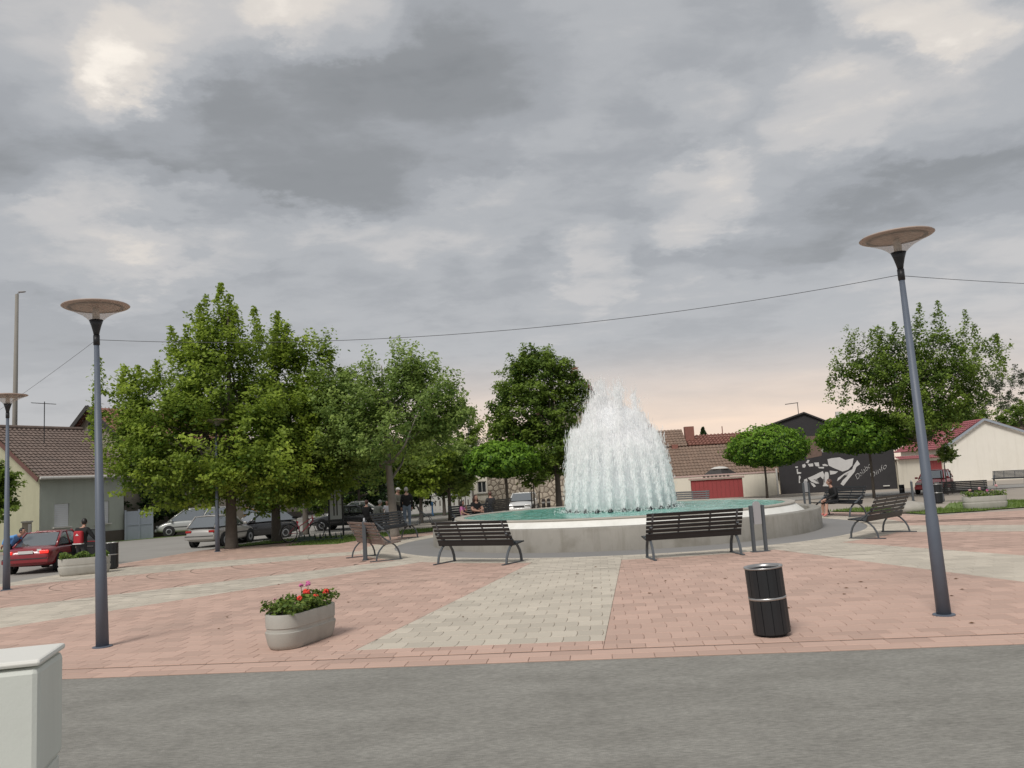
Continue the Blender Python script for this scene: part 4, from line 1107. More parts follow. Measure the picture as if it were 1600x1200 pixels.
# meter cabinet by the corner
t = thing('meter_box', 'small grey meter box and low wall by the corner house', 'box', at(42, 838, 44)); t.location.z = -.44; t.rotation_euler = (0, 0, rzh + .9)
MB().box((0, 0, .75), (1.2, .3, 1.5)).build('pillar', 'wall_beige', t)
MB().box((-.45, -.18, 1.15), (.4, .1, .55)).build('door', 'trim', t)
MB().box((0, 0, 1.54), (1.3, .4, .08)).build('coping', 'concrete', t)
# grey gate next to it
gA = at(196, 838, 49.6); t = thing('yard_gate', 'pale blue grey sheet metal yard gate beside the corner house', 'gate', (gA.x, gA.y, -.44), rzh - .25)
MB().box((.8, 0, .02 + .85), (1.55, .05, 1.7)).build('leaf', 'gate_grey', t)
for k in (0, .8, 1.6): MB().box((k, -.01, .9), (.09, .09, 1.8)).build('post', 'gate_grey', t)
MB().box((.8, -.035, .9), (1.5, .03, .06)).build('rail', 'gate_grey', t)
# taller house behind it, dark verge
A2 = at(104, 690, 54); t = thing('gabled_house', 'taller beige house with dark barge boards behind the brown tiled roof', 'house', (A2.x, A2.y, -.46), rzh - .06)
z2 = A2.z + .30; W_, L_ = 6.4, 9
MB().add([(0, 0, 0), (0, -W_, 0), (0, -W_, z2), (0, -W_ / 2, z2 + 2.1), (0, 0, z2), (L_, 0, 0), (L_, -W_, 0), (L_, -W_, z2), (L_, -W_ / 2, z2 + 2.1), (L_, 0, z2)],
         [(0, 1, 2, 3, 4), (9, 8, 7, 6, 5), (1, 6, 7, 2), (5, 0, 4, 9)]).build('wall', 'wall_beige', t)
for s_, y0 in ((1, .4), (-1, -W_ - .4)):
    vv = Vector((0, -s_ * (W_ / 2 + .4), 2.40)); r_ = tiles((-.5, y0, z2 - .28), (1, 0, 0), vv, L_ + 1, vv.length).build('roof', 'tile_red', t)
    MB().bar([(-.52, y0, z2 - .30), (-.52, -W_ / 2, z2 + 2.12)], .30, .08, Vector((0, s_ * .64, .77))).build('barge_board', 'fascia_dark', r_)
f = window(t, -W_ * .6, z2 + .1, -W_ * .4, z2 + 1.2, .0, sill=False); f.rotation_euler = (0, 0, R(90)); f.location = (-.02, 0, 0)
# low red roofed house far behind
p = at(72, 700, 66); t = thing('red_roof_house', 'far low house with red tiled roof behind the corner house', 'house', (p.x, p.y, -.46), R(20)); z2 = at(80, 686, 66).z + .46
MB().box((2.5, 3, z2 / 2), (6, 6, z2)).build('wall', 'wall_beige', t)
tiles((-.8, -.3, z2 - .1), (1, 0, 0), (0, 3.3, 1.15), 6.8, 3.5).build('roof', 'tile_red', t)
MB().add([(-.5, 0, z2), (-.5, 6, z2), (-.5, 3, z2 + 1.0)], [(0, 1, 2)]).build('gable_wall', 'wall_beige', t)
# pale houses along the side street, behind the vans and under the trees
def row_house(px0, px1, Y0, Y1, zt, mat, nm, lb, nwin, ridge=2.2, roof='tile_brown', dark=False):
    a = at(px0, 800, Y0); b = at(px1, 800, Y1); d = Vector((b.x - a.x, b.y - a.y)); L = d.length
    t = thing(nm, lb, 'house', (a.x, a.y, -.46), math.atan2(d.y, d.x)); ww = L / nwin
    H_ = [(ww * (k + .28), 1.2, ww * (k + .72), 2.6) for k in range(nwin)]
    wall_holes(L, zt, H_).build('wall', mat, t)
    for h in H_: window(t, *h)
    MB().add([(0, 0, 0), (0, 8, 0), (0, 8, zt), (0, 4, zt + ridge), (0, 0, zt), (L, 0, 0), (L, 8, 0), (L, 8, zt), (L, 4, zt + ridge), (L, 0, zt)], [(0, 1, 2, 3, 4), (9, 8, 7, 6, 5), (6, 1, 2, 7)]).build('side_wall', mat, t)
    v_ = Vector((0, 4.4, ridge + .22)); r_ = tiles((-.3, -.4, zt - .1), (1, 0, 0), v_, L + .6, v_.length, .3, .4).build('roof', roof, t)
    tiles((-.3, 8.4, zt - .1), (1, 0, 0), (0, -v_.y, v_.z), L + .6, v_.length, .3, .4).build('roof_tiles', roof, r_)
    MB().box((L / 2, -.03, .3), (L - .04, .06, .6)).build('plinth', 'plinth', t)
row_house(232, 372, 58, 66, 3.6, 'wall_grey', 'pale_house', 'pale grey house with dark windows behind the silver minivan', 4)
row_house(374, 470, 68, 76, 3.4, 'wall_beige', 'beige_house', 'beige house behind the yellow car', 3)
row_house(468, 600, 80, 92, 3.4, 'wall_grey', 'far_house', 'far grey house behind the notice board', 4)
row_house(598, 748, 96, 84, 3.0, 'wall_grey', 'fenced_house', 'far pale house at the end of the road behind the fence', 4)

# ---- stone clad house behind the fountain
YS = 66.0
a = at(742, 800, YS); b = at(1034, 800, YS); zb_ = -.46
t = thing('stone_clad_house', 'tall house with irregular stone cladding and brown roof behind the fountain', 'house', (a.x, YS, zb_))
Ls = b.x - a.x; def_px = Ls / (1034 - 742)
xo = lambda px_: (px_ - 742) * def_px
apx = at(905, 598, YS + 1); ez = 4.9
wz0, wz1 = at(754, 770, YS).z - zb_, at(754, 752, YS).z - zb_
h1 = (xo(748), wz0, xo(762), wz1)
wall_holes(xo(782), 3.35, [h1]).build('annex_wall', 'wall_cream', t)
MB().add([(xo(782), 0, 0), (Ls, 0, 0), (Ls, 0, ez), (xo(782), 0, ez)], [(0, 1, 2, 3)]).build('wall', 'wall_cream', t)
MB().box((xo(782) / 2 - .1, 3.5, 3.42), (xo(782) + .3, 7.4, .14)).build('annex_roof', 'concrete', t)
MB().add([(0, 0, 0), (0, 7, 0), (0, 7, 3.35), (0, 0, 3.35)], [(0, 1, 2, 3)]).build('annex_side', 'wall_cream', t)
window(t, *h1)
gh = apx.z - zb_; gx = apx.x - a.x; gl0 = xo(782)
MB().add([(gl0, 0, ez), (Ls, 0, ez), (gx, 0, gh - .25)], [(0, 1, 2)]).build('gable_wall', 'wall_beige', t)
MB().add([(gl0, .02, 0), (gl0, 9, 0), (gl0, 9, ez), (gl0, .02, ez), (Ls, 0, 0), (Ls, 9, 0), (Ls, 9, ez), (Ls, 0, ez)], [(0, 1, 2, 3), (7, 6, 5, 4), (5, 1, 2, 6)]).build('side_wall', 'wall_beige', t)
MB().add([(gl0, 9, ez), (Ls, 9, ez), (gx, 9, gh - .25)], [(2, 1, 0)]).build('gable_wall', 'wall_beige', t)
for s_, xe in ((1, gl0 - .4), (-1, Ls + .4)):
    v_ = Vector((gx - xe, 0, gh - ez + .3)); r_ = tiles((xe, -.5, ez - .2), (0, 1, 0), v_, 10, v_.length, .3, .4).build('roof', 'tile_brown', t)
    MB().bar([(xe, -.52, ez - .24), (gx, -.52, gh + .04)], .26, .06, Vector((-s_ * .5, 0, .86))).build('barge_board', 'fascia', r_)
c_ = at(898, 588, YS + 2); chz = at(898, 580, YS + 2).z - zb_
ch = MB().box((c_.x - a.x, 2, gh + .1), (.55, .55, 2 * (chz - gh) + .4)).build('chimney', 'brick_red', t)
MB().box((c_.x - a.x, 2, chz + .05), (.7, .7, .12)).build('chimney_cap', 'concrete', ch)
MB().tube([(c_.x - a.x, 2, chz + .1), (c_.x - a.x, 2, chz + 1.0)], .02, 5).build('antenna', 'lamp_black', ch)
# stones: cells between jittered seeds
def stone_cells(x0, x1, z0, z1, st):
    pts = []; nxs = int((x1 - x0) / st); nzs = int((z1 - z0) / st)
    for j in range(-1, nzs + 2):
        for i in range(-1, nxs + 2): pts.append((x0 + (i + .5 + random.uniform(-.38, .38) + .5 * (j % 2)) * st, z0 + (j + .5 + random.uniform(-.38, .38)) * st))
    out = []
    for p in pts:
        cell = [(x0, z0), (x1, z0), (x1, z1), (x0, z1)]
        for q in pts:
            dx, dy = q[0] - p[0], q[1] - p[1]; d2 = dx * dx + dy * dy
            if q is p or d2 > (3 * st) ** 2: continue
            cell = clip(cell, (dx, dy), (q[0] ** 2 + q[1] ** 2 - p[0] ** 2 - p[1] ** 2) / 2)
            if len(cell) < 3: break
        if len(cell) > 2 and area(cell) > .01: out.append(cell)
    return out
MB().box(((xo(764) + xo(1034)) / 2, -.02, 1.45), (xo(1034) - xo(764), .03, 2.86)).build('mortar', 'grout', t)
V, Fc, rn = [], [], []
for cell in stone_cells(xo(764), xo(965), .02, 2.85, .40) + stone_cells(xo(743), xo(764), .02, .95, .38):
    q = shrink(cell, .035); q2 = shrink(cell, .075)
    if area(q) < .01: continue
    n = len(q); o_ = len(V); pr_ = -.055 - random.random() * .03; v_ = random.random()
    V += [(x, -.03, z) for x, z in q] + [(x, pr_, z) for x, z in q2]
    Fc.append(tuple(o_ + n + i for i in range(n))); rn.append(v_)
    for i in range(n): Fc.append((o_ + i, o_ + (i + 1) % n, o_ + n + (i + 1) % n, o_ + n + i)); rn.append(v_)
so_ = bpy.data.objects.new('cladding_stones', paver_mesh('cladding_stones', V, Fc, rn, 'stone')); col.objects.link(so_); so_.parent = t; so_['kind'] = 'stuff'

# ---- low farm building with garden wall and red gate
wa, wb = G(1028, 783), G(1217, 773); YW = wa.y
d = Vector((wb.x - wa.x, wb.y - wa.y)); LW = d.length; rw = math.atan2(d.y, d.x); WH = at(1110, 743, (wa.y + wb.y) / 2).z - wa.z
t = thing('garden_wall', 'long cream garden wall with pinkish coping around a red gate', 'wall', (wa.x - d.x * .35, wa.y - d.y * .35, wa.z - .03), rw)
LW2 = LW * 1.35; k0 = LW * .35
gx0, gx1 = k0 + LW * (1082 - 1028) / 189, k0 + LW * (1163 - 1028) / 189
wall_holes(LW2, WH, [(gx0, .0, gx1, WH - .28)], .2, 0, -.05, .25).build('wall', 'wall_cream', t)
MB().box((LW2 / 2, .2, WH + .05), (LW2, .5, .11)).build('coping', 'trim_pink', t)
MB().box(((gx0 + gx1) / 2, -.02, WH - .16), (gx1 - gx0 + .3, .06, .09)).build('lintel_band', 'trim_pink', t)
for k in range(12):
    wd = (gx1 - gx0) / 12; MB().box((gx0 + (k + .5) * wd, .14, (WH - .28) / 2), (wd - .012, .04, WH - .30)).build('gate_board', 'gate_red', t)
for k in range(7): MB().box(((gx0 + gx1) / 2 - .9 + k * .3, -.06, WH - .04), (.18, .02, .10)).build('gate_letter', 'plinth', t)
MB().add([(0, .4, -.05), (LW2, .4, -.05), (LW2, .4, WH), (0, .4, WH)], [(3, 2, 1, 0)]).build('rear_wall', 'wall_cream', t)
MB().box((LW2 - .05, -.12, WH / 2 + .15), (.12, .12, WH + .3)).build('down_pipe', 'trim', t)
# farm building
YF = (wa.y + wb.y) / 2 + 1.6
a = at(1000, 745, YF); zt0 = at(1050, 746, YF).z; rz_l = at(1040, 672, YF + 5.2).z; mid_z = at(1040, 698, YF + 3.2).z
t = thing('farm_building', 'low old farm building with weathered brown tiled roof behind the red gate', 'house', (a.x, YF, -.46), 0)
off = -(-.46); xR = at(1290, 720, YF).x - a.x; xS = at(1086, 690, YF).x - a.x
v1 = Vector((0, 3.2, mid_z - zt0)); 
wl = MB().box((xR / 2, 4.2, (zt0 + off) / 2 - .05), (xR, 7.6, zt0 + off - .1)).build('wall', 'wall_cream', t)
r_ = tiles((0, -.2, zt0 + off - .12), (1, 0, 0), v1, xR, v1.length + .05, .28, .36, .03, .05).build('roof', 'tile_old', t)
v2 = Vector((0, 2.0, rz_l - mid_z)); tiles((0, 3.0, mid_z + off - .02), (1, 0, 0), v2, xS, v2.length, .28, .36, .03, .05).build('upper_roof', 'tile_old', r_)
rr_z = at(1100, 679, YF + 5.0).z; v3 = Vector((0, 2.0, rr_z - mid_z)); tiles((xS + .05, 3.0, mid_z + off + .0), (1, 0, 0), v3, xR - xS - .05, v3.length, .3, .42, .05, .09).build('upper_roof', 'tile_red', r_)
MB().add([(xS, 3.0, mid_z + off - .1), (xS, 5.0, mid_z + off - .1), (xS, 5.0, rz_l + off)], [(0, 1, 2)]).build('roof_gable', 'wall_beige', r_)
MB().box((xR / 2, 5.1, (min(rz_l, rr_z) + off) / 2 - .1), (xR, .2, min(rz_l, rr_z) + off - .25)).build('rear_wall', 'wall_beige', t)
for px_, py_, dd, s_ in ((1076, 669, 4.2, .75), (1054, 697, 3.0, .5), (1012, 665, 4.4, .6)):
    q = at(px_, py_, YF + dd); MB().box((q.x - a.x, dd, q.z + off - .5), (s_, s_ * .8, 1.25)).build('chimney', 'brick_red', r_)
q = at(1128, 666, YF + 4.6); MB().tube([(q.x - a.x, 4.6, q.z + off - 1.0), (q.x - a.x, 4.6, q.z + off)], .04, 6).build('vent_pipe', 'brick_red', r_)
# pavilion top peeping over the wall
q = at(1124, 729, YF - .6); t = thing('pavilion', 'dark canopy pavilion with pale cap behind the garden wall', 'pavilion', (q.x, q.y, -.45)); zz = q.z + .45
for i in range(4):
    a_ = PI / 4 + i * PI / 2; MB().tube([(1.0 * math.cos(a_), .45 * math.sin(a_), 0), (1.0 * math.cos(a_), .45 * math.sin(a_), zz - .55)], .05, 6).build('post', 'lamp_black', t)
MB().lathe([(1.35, zz - .62), (.75, zz - .22), (.68, zz - .18)], 4).xform(Matrix.Scale(.5, 4, (0, 1, 0))).build('canopy', 'fascia_dark', t)
MB().lathe([(.75, zz - .16), (.4, zz - .02), (.02, zz + .02)], 8).xform(Matrix.Scale(.5, 4, (0, 1, 0))).build('cap', 'trim', t)

# ---- black mural house
ma, mb_ = G(1221, 772), G(1403, 763); dM = Vector((mb_.x - ma.x, mb_.y - ma.y)); LM = dM.length; rM = math.atan2(dM.y, dM.x)
t = thing('mural_house', 'black gabled house wall with a white painted figure and script', 'house', (ma.x, ma.y, ma.z - .03), rM)
uM = dM.normalized(); nM = Vector((uM.y, -uM.x))          # towards the camera
def on_wall(px_, py_, yoff=-.02):
    d_ = ray(px_, py_); o_ = Vector((ma.x, ma.y)) + nM * (-yoff); s_ = (o_.dot(nM)) / (d_.x * nM.x + d_.y * nM.y)
    P = Vector((0, 0, CAMH)) + d_ * s_
    return ((P.x - ma.x) * uM.x + (P.y - ma.y) * uM.y, yoff, P.z - ma.z + .03)
pl = on_wall(1221, 659); pa = on_wall(1256, 646); pe = on_wall(1403, 700)
MB().prism([(0, 0, -.05), (LM, 0, -.05), (LM, 0, pe[2]), (pa[0], 0, pa[2]), (0, 0, pl[2])], (0, .3, 0)).build('wall', 'wall_black', t)
MB().prism([(.02, .31, -.05), (LM - .02, .31, -.05), (LM - .02, .31, pe[2] - .2), (pa[0], .31, pa[2] - .2), (.02, .31, pl[2] - .2)], (0, 8, 0)).build('rear_block', 'wall_beige', t)
for (x0, z0), (x1, z1) in (((-1.1, pl[2] - .45), (pa[0], pa[2])), ((pa[0], pa[2]), (LM + .3, pe[2] - .1))):
    MB().prism([(x0, -.18, z0), (x1, -.18, z1), (x1, -.18, z1 + .12), (x0, -.18, z0 + .12)], (0, 8.6, 0)).build('roof', 'fascia_dark', t)
q = on_wall(1299, 645); MB().box((pa[0] - .25, 1.6, pa[2] + .45), (.05, .05, 1.1)).build('antenna', 'lamp_black', t)
MB().tube([(pa[0] - 1.2, 1.6, pa[2] + .92), (pa[0] - .2, 1.6, pa[2] + .98)], .03, 5).build('antenna_boom', 'lamp_black', t)
q = on_wall(1318, 650); MB().box((q[0], 2.5, q[2] - .3), (.45, .45, 1.6)).build('chimney', 'trim', t)
def cpx(x, y): return (1190 + x / 6.957, 680 + y / 6.957)
mur = [[(715, 262), (760, 250), (850, 240), (910, 270), (1000, 250), (985, 330), (940, 375), (880, 395), (830, 375), (780, 355), (730, 330)],
       [(1000, 330), (1040, 270), (1070, 315), (1030, 345), (1010, 400), (960, 460), (920, 510), (890, 550), (858, 530), (880, 492), (930, 444), (955, 398), (900, 432), (850, 480), (820, 500), (830, 465), (900, 415), (985, 370)],
       [(500, 465), (560, 440), (620, 410), (665, 390), (682, 430), (670, 482), (640, 450), (600, 475), (560, 480), (625, 525), (590, 525), (540, 505)],
       [(530, 512), (565, 525), (592, 555), (568, 566), (545, 540)], [(690, 400), (722, 400), (732, 440), (720, 500), (726, 555), (665, 555), (692, 500), (682, 440)],
       [(740, 385), (832, 395), (800, 420), (745, 430)], [(650, 110), (672, 140), (668, 190), (652, 170)],
       [(460, 485), (492, 470), (500, 500), (470, 528)], [(365, 340), (396, 338), (394, 352), (368, 356)], [(380, 368), (396, 366), (394, 398), (430, 404), (430, 418), (386, 422)],
       [(404, 440), (420, 440), (426, 462), (414, 488), (420, 520), (405, 520)], [(440, 322), (470, 310), (482, 330), (470, 352), (446, 352)], [(480, 300), (500, 268), (522, 272), (505, 305)],
       [(500, 312), (560, 306), (562, 338), (520, 342)], [(570, 298), (622, 296), (628, 340), (588, 336)], [(660, 318), (690, 312), (722, 326), (715, 338), (668, 334)], [(610, 346), (680, 344), (676, 362), (626, 360)]]
for k, poly in enumerate(mur):
    w3 = [on_wall(*cpx(*p), -.012) for p in poly]; mb2 = MB(); bmx = bmesh.new()
    f_ = bmx.faces.new([bmx.verts.new(p) for p in w3]); bmesh.ops.triangulate(bmx, faces=[f_])
    me = bpy.data.meshes.new('painted_shape'); bmx.to_mesh(me); bmx.free(); me.materials.append(mt['mural_white'])
    o = bpy.data.objects.new('painted_shape', me); col.objects.link(o); o.parent = t
bp = [on_wall(1258, 682, -.006), on_wall(1285, 680, -.006), on_wall(1284, 712, -.006), on_wall(1260, 717, -.006)]
MB().add(bp, [(0, 1, 2, 3)]).build('bare_brick', 'brick_patch', t)
def script(word, p0, p1, size):
    cu = bpy.data.curves.new('script', 'FONT'); cu.body = word; cu.size = 1; cu.shear = .45; cu.offset = -.022
    ob = bpy.data.objects.new('script_tmp', cu); col.objects.link(ob); bpy.context.view_layer.update()
    me = bpy.data.meshes.new_from_object(ob.evaluated_get(bpy.context.evaluated_depsgraph_get())); bpy.data.objects.remove(ob)
    a, b = Vector(on_wall(*cpx(*p0), -.012)), Vector(on_wall(*cpx(*p1), -.012)); xx = [v.co.x for v in me.vertices]; k_ = (b - a).length / (max(xx) - min(xx)); ux = (b - a).normalized(); uz = ux.cross(Vector((0, 1, 0))); uz = uz if uz.z > 0 else -uz
    for v in me.vertices: v.co = a + ux * (v.co.x * k_) + uz * (v.co.y * size)
    me.materials.append(mt['mural_white']); o = bpy.data.objects.new('painted_script', me); col.objects.link(o); o.parent = t
script("Dalabo'", (1035, 488), (1212, 325), .52); script('Dinfo', (1185, 480), (1362, 352), .52)
p0 = on_wall(1385, 759, -.05); MB().box((p0[0], -.06, p0[2]), (.45, .1, .07)).build('vent_grille', 'trim', t)

# ---- wall with tiled coping right of the mural, and the white gable house
ya = G(1406, 763); yb = G(1478, 757); d = Vector((yb.x - ya.x, yb.y - ya.y)); LY = d.length; WH2 = at(1420, 716, ya.y).z - ya.z
t = thing('yard_wall', 'cream yard wall with red tile coping beside the white gable house', 'wall', (ya.x, ya.y, ya.z - .03), math.atan2(d.y, d.x))
g0, g1 = LY * .62, LY * .98
wall_holes(LY, WH2, [(g0, 0, g1, WH2 - .25)], .2, 0, -.05, .2).build('wall', 'wall_cream', t)
MB().add([(0, .3, -.05), (LY, .3, -.05), (LY, .3, WH2), (0, .3, WH2)], [(3, 2, 1, 0)]).build('rear_wall', 'wall_cream', t)
tiles((-.1, -.25, WH2 - .02), (1, 0, 0), (0, .45, .22), LY + .2, .5, .26, .25).build('tile_coping', 'tile_wine', t)
for k in range(6): MB().box((g0 + (k + .5) * (g1 - g0) / 6, .1, (WH2 - .25) / 2), ((g1 - g0) / 6 - .015, .04, WH2 - .28)).build('gate_board', 'gate_red', t)
wg = G(1480, 754); YG = wg.y; t = thing('white_gable_house', 'white house with plain gable wall and wine red tiled roof', 'house', (wg.x, wg.y, wg.z - .03), R(-4))
S = lambda px_, py_: at(px_, py_, YG)
el = S(1481, 697); ap = S(1533, 656); er_x = S(1640, 700).x - wg.x; elz = el.z - wg.z + .03; apz = ap.z - wg.z + .03; apx_ = ap.x - wg.x
erz = apz - (er_x - apx_) * .62 * (apz - elz) / apx_
MB().prism([(0, 0, -.05), (er_x, 0, -.05), (er_x, 0, erz), (apx_, 0, apz), (0, 0, elz)], (0, 9, 0)).build('wall', 'wall_white', t)
v_ = Vector((apx_ + .5, 0, (apz - elz) * (apx_ + .5) / apx_)); r_ = tiles((-.5, -.25, elz - (apz - elz) * .5 / apx_ + .06), (0, 1, 0), v_, 9.5, v_.length, .3, .36, .035, .07).build('roof', 'tile_wine', t)
v_ = Vector((-(er_x - apx_ + .4), 0, (apz - erz) * (er_x - apx_ + .4) / (er_x - apx_))); tiles((er_x + .4, -.25, apz - v_.z + .06), (0, 1, 0), v_, 9.5, v_.length, .3, .36).build('roof_tiles', 'tile_wine', r_)
MB().bar([(-.5, -.26, elz - .42), (apx_, -.26, apz + .02)], .18, .05, Vector((-.6, 0, .8))).build('barge_board', 'gate_grey', r_)
MB().bar([(apx_, -.262, apz + .02), (er_x + .4, -.262, erz - .3)], .18, .05, Vector((.4, 0, .9))).build('barge_board', 'gate_grey', r_)
MB().tube([(.1, 2.4, elz - .1), (apx_ * .62, 2.0, apz - .35), ], .05, 6).build('flue_pipe', 'trim', r_)
q = at(1558, 672, YG + 14); t = thing('distant_house', 'brown roofed house far behind the white gable house', 'house', (q.x, q.y, -.46))
z2 = q.z + .2; MB().box((1.5, 2, z2 / 2), (4, 4, z2)).build('wall', 'wall_cream', t); tiles((-.8, -.4, z2 - .2), (1, 0, 0), (0, 2.2, 1.3), 4.6, 2.6).build('roof', 'tile_brown', t)
# fence by the far road
p0, p1 = at(640, 790, 74), at(746, 784, 74)
t = thing('picket_fence', 'grey fence of upright boards along the far road', 'fence', (p0.x, p0.y, -.46)); Lf = p1.x - p0.x
for k in range(int(Lf / .42)): MB().box((k * .42, 0, .62), (.3, .04, 1.25)).build('picket', 'wall_grey', t)
for z in (.3, 1.0): MB().box((Lf / 2, .04, z), (Lf, .05, .08)).build('rail', 'wall_grey', t)

# ================================================================== TREES
def crown_points(lobes, nsh, per, shoot, upb, shell, zmin, jit, seed):
    g = np.random.default_rng(seed); L = np.array(lobes, float); ar = (L[:, 3] * L[:, 4] + L[:, 4] * L[:, 5] + L[:, 3] * L[:, 5]) ** 1.0
    idx = g.choice(len(L), nsh, p=ar / ar.sum()); d = g.normal(size=(nsh, 3)); d /= np.linalg.norm(d, axis=1)[:, None]
    rad = 1 - (1 - shell) * g.random(nsh) ** 1.6
    O = L[idx, :3] + d * L[idx, 3:6] * rad[:, None]
    # drop those deep inside another lobe
    inside = np.zeros(nsh, bool)
    for l in L:
        q = ((O - l[:3]) / l[3:6]); inside |= (q * q).sum(1) < (shell * .75) ** 2
    keep = (~inside | (g.random(nsh) < .12)) & (O[:, 2] > zmin); O, d = O[keep], d[keep]; n = len(O)
    sd = d * .75 + np.array([0, 0, upb]) + g.normal(0, .35, (n, 3)); sd /= np.linalg.norm(sd, axis=1)[:, None]
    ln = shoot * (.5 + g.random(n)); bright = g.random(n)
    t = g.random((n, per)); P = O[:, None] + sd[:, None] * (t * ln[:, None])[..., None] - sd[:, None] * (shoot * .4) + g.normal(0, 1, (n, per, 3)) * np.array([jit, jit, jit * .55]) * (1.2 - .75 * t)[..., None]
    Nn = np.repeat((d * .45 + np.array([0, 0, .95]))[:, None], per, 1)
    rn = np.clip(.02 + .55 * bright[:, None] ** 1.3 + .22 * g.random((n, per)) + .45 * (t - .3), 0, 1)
    return P.reshape(-1, 3), Nn.reshape(-1, 3), rn.ravel(), O
def tree(name, label, base, th, tr, lobes, leaf='leaf_maple', nsh=900, per=26, size=.13, shoot=.7, upb=.5, shell=.62, jit=.09, seed=1, zmin=.9, bark='bark', limbs=14, cat='tree', group=None, lean=(0, 0), stake=False, spikes=()):
    t = thing(name, label, cat, base, 0, group)
    P, Nn, rn, O = crown_points(lobes, nsh, per, shoot, upb, shell, zmin, jit, seed)
    for (sx_, sy_, ln_) in spikes:          # upright leading shoots that stand out of the crown
        tp_ = at(sx_, sy_, base.y) - base; k_ = base.y / F; n_ = int(ln_ * 4.2); u_ = rng.random(n_); w2 = .05 + .28 * u_ * ln_ * k_ * .35
        sp_ = np.stack([tp_.x + rng.normal(0, 1, n_) * w2 + (rng.normal(0, .12)) * u_, tp_.y + rng.normal(0, 1, n_) * w2 + rng.normal(0, .5), tp_.z - u_ * ln_ * k_], 1)
        P = np.vstack([P, sp_]); Nn = np.vstack([Nn, np.tile((0, 0, .8), (n_, 1))]); rn = np.concatenate([rn, np.clip(.35 + .5 * rng.random(n_), 0, 1)])
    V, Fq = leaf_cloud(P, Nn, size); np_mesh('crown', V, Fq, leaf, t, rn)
    g = random.Random(seed); L = max(l[2] + l[5] * .4 for l in lobes); cxm = sum(l[0] for l in lobes) / len(lobes)
    top = Vector((lean[0], lean[1], L))
    pts = [Vector((0, 0, -.05)), Vector((0, 0, .12)), Vector((lean[0] * .15, lean[1] * .15, th * .5)), Vector((lean[0] * .4, lean[1] * .4, th)), Vector((lean[0] * .7, lean[1] * .7, (th + L) / 2)), top]
    tk = MB().tube(pts, [tr * 1.35, tr * 1.05, tr * .9, tr * .78, tr * .45, tr * .12], 10).build('trunk', bark, t, True)
    for k in range(limbs):
        q = Vector(O[g.randrange(len(O))]); f_ = g.uniform(.0, .8); s_ = Vector((lean[0] * .4, lean[1] * .4, th)).lerp(top, f_)
        q = s_ + (q - s_) * .85
        md = s_.lerp(q, .5) + Vector((0, 0, -.12 * (q - s_).length)) ; r_ = tr * (.42 - .25 * f_)
        MB().tube([s_, md, q], [r_, r_ * .6, r_ * .15], 6).build('limb', bark, tk, True)
    if stake:
        for a in (0, 2.1, 4.2): MB().tube([(.28 * math.cos(a), .28 * math.sin(a), 0), (.28 * math.cos(a), .28 * math.sin(a), 1.35)], .03, 6).build('stake', 'bark', t)
    return t
def lobe(px_, py_, Y, rx_px, rz_px, base, ry=None):       # ellipsoid from a picture patch at depth Y
    c = at(px_, py_, Y); k = Y / F
    return (c.x - base.x, c.y - base.y, c.z - base.z, rx_px * k, (ry if ry else rx_px * k), rz_px * k)
# the big maples on the left
b = G(362, 857); Y = b.y
LB = [lobe(345, 610, Y, 62, 80, b), lobe(262, 665, Y, 70, 60, b), lobe(215, 700, Y, 50, 50, b), lobe(335, 690, Y, 120, 75, b), lobe(410, 660, Y + 1, 80, 85, b), lobe(280, 750, Y - .3, 90, 42, b), lobe(400, 735, Y - .6, 85, 45, b),
      lobe(345, 545, Y, 24, 50, b, .8), lobe(344, 495, Y, 7, 24, b, .3), lobe(302, 580, Y, 28, 42, b, 1), lobe(272, 560, Y, 9, 34, b, .3), lobe(385, 530, Y, 9, 30, b, .3), lobe(205, 625, Y, 26, 28, b, .8), lobe(175, 615, Y, 13, 26, b, .4), lobe(295, 545, Y, 8, 22, b, .3), lobe(235, 585, Y, 12, 24, b, .3)]
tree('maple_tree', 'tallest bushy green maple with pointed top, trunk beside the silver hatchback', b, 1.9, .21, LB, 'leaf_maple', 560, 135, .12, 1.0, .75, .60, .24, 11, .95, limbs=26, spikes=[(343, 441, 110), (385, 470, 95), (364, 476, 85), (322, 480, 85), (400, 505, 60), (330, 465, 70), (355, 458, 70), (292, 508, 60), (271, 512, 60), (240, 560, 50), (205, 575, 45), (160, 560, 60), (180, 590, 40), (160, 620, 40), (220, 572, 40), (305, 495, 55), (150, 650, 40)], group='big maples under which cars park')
b = G(432, 847); Y = b.y
LB = [lobe(440, 610, Y, 34, 66, b), lobe(470, 660, Y, 70, 80, b), lobe(436, 548, Y, 13, 36, b, .4), lobe(462, 560, Y, 11, 28, b, .4), lobe(500, 610, Y, 30, 45, b), lobe(506, 560, Y, 9, 26, b, .3), lobe(440, 740, Y, 90, 50, b), lobe(500, 720, Y, 60, 60, b)]
tree('maple_tree', 'dense maple with twin pointed tops, dark trunk beside the black car', b, 2.0, .18, LB, 'leaf_maple', 360, 135, .12, 1.0, .75, .58, .24, 12, 1.0, limbs=16, spikes=[(434, 486, 90), (455, 508, 70), (418, 512, 50), (478, 525, 50), (506, 540, 60), (492, 565, 40), (528, 572, 40)], group='big maples under which cars park')
b = G(478, 835); Y = b.y + .5
LB = [lobe(520, 660, Y + 1, 70, 70, b), lobe(490, 745, Y, 60, 42, b), lobe(540, 730, Y + 1, 60, 45, b)]
tree('maple_tree', 'shaded maple with dark trunk behind the red bicycle', b, 2.1, .16, LB, 'leaf_dark', 170, 120, .14, .9, .5, .5, .24, 13, 1.2, limbs=12, group='big maples under which cars park')
b = G(617, 838); Y = b.y
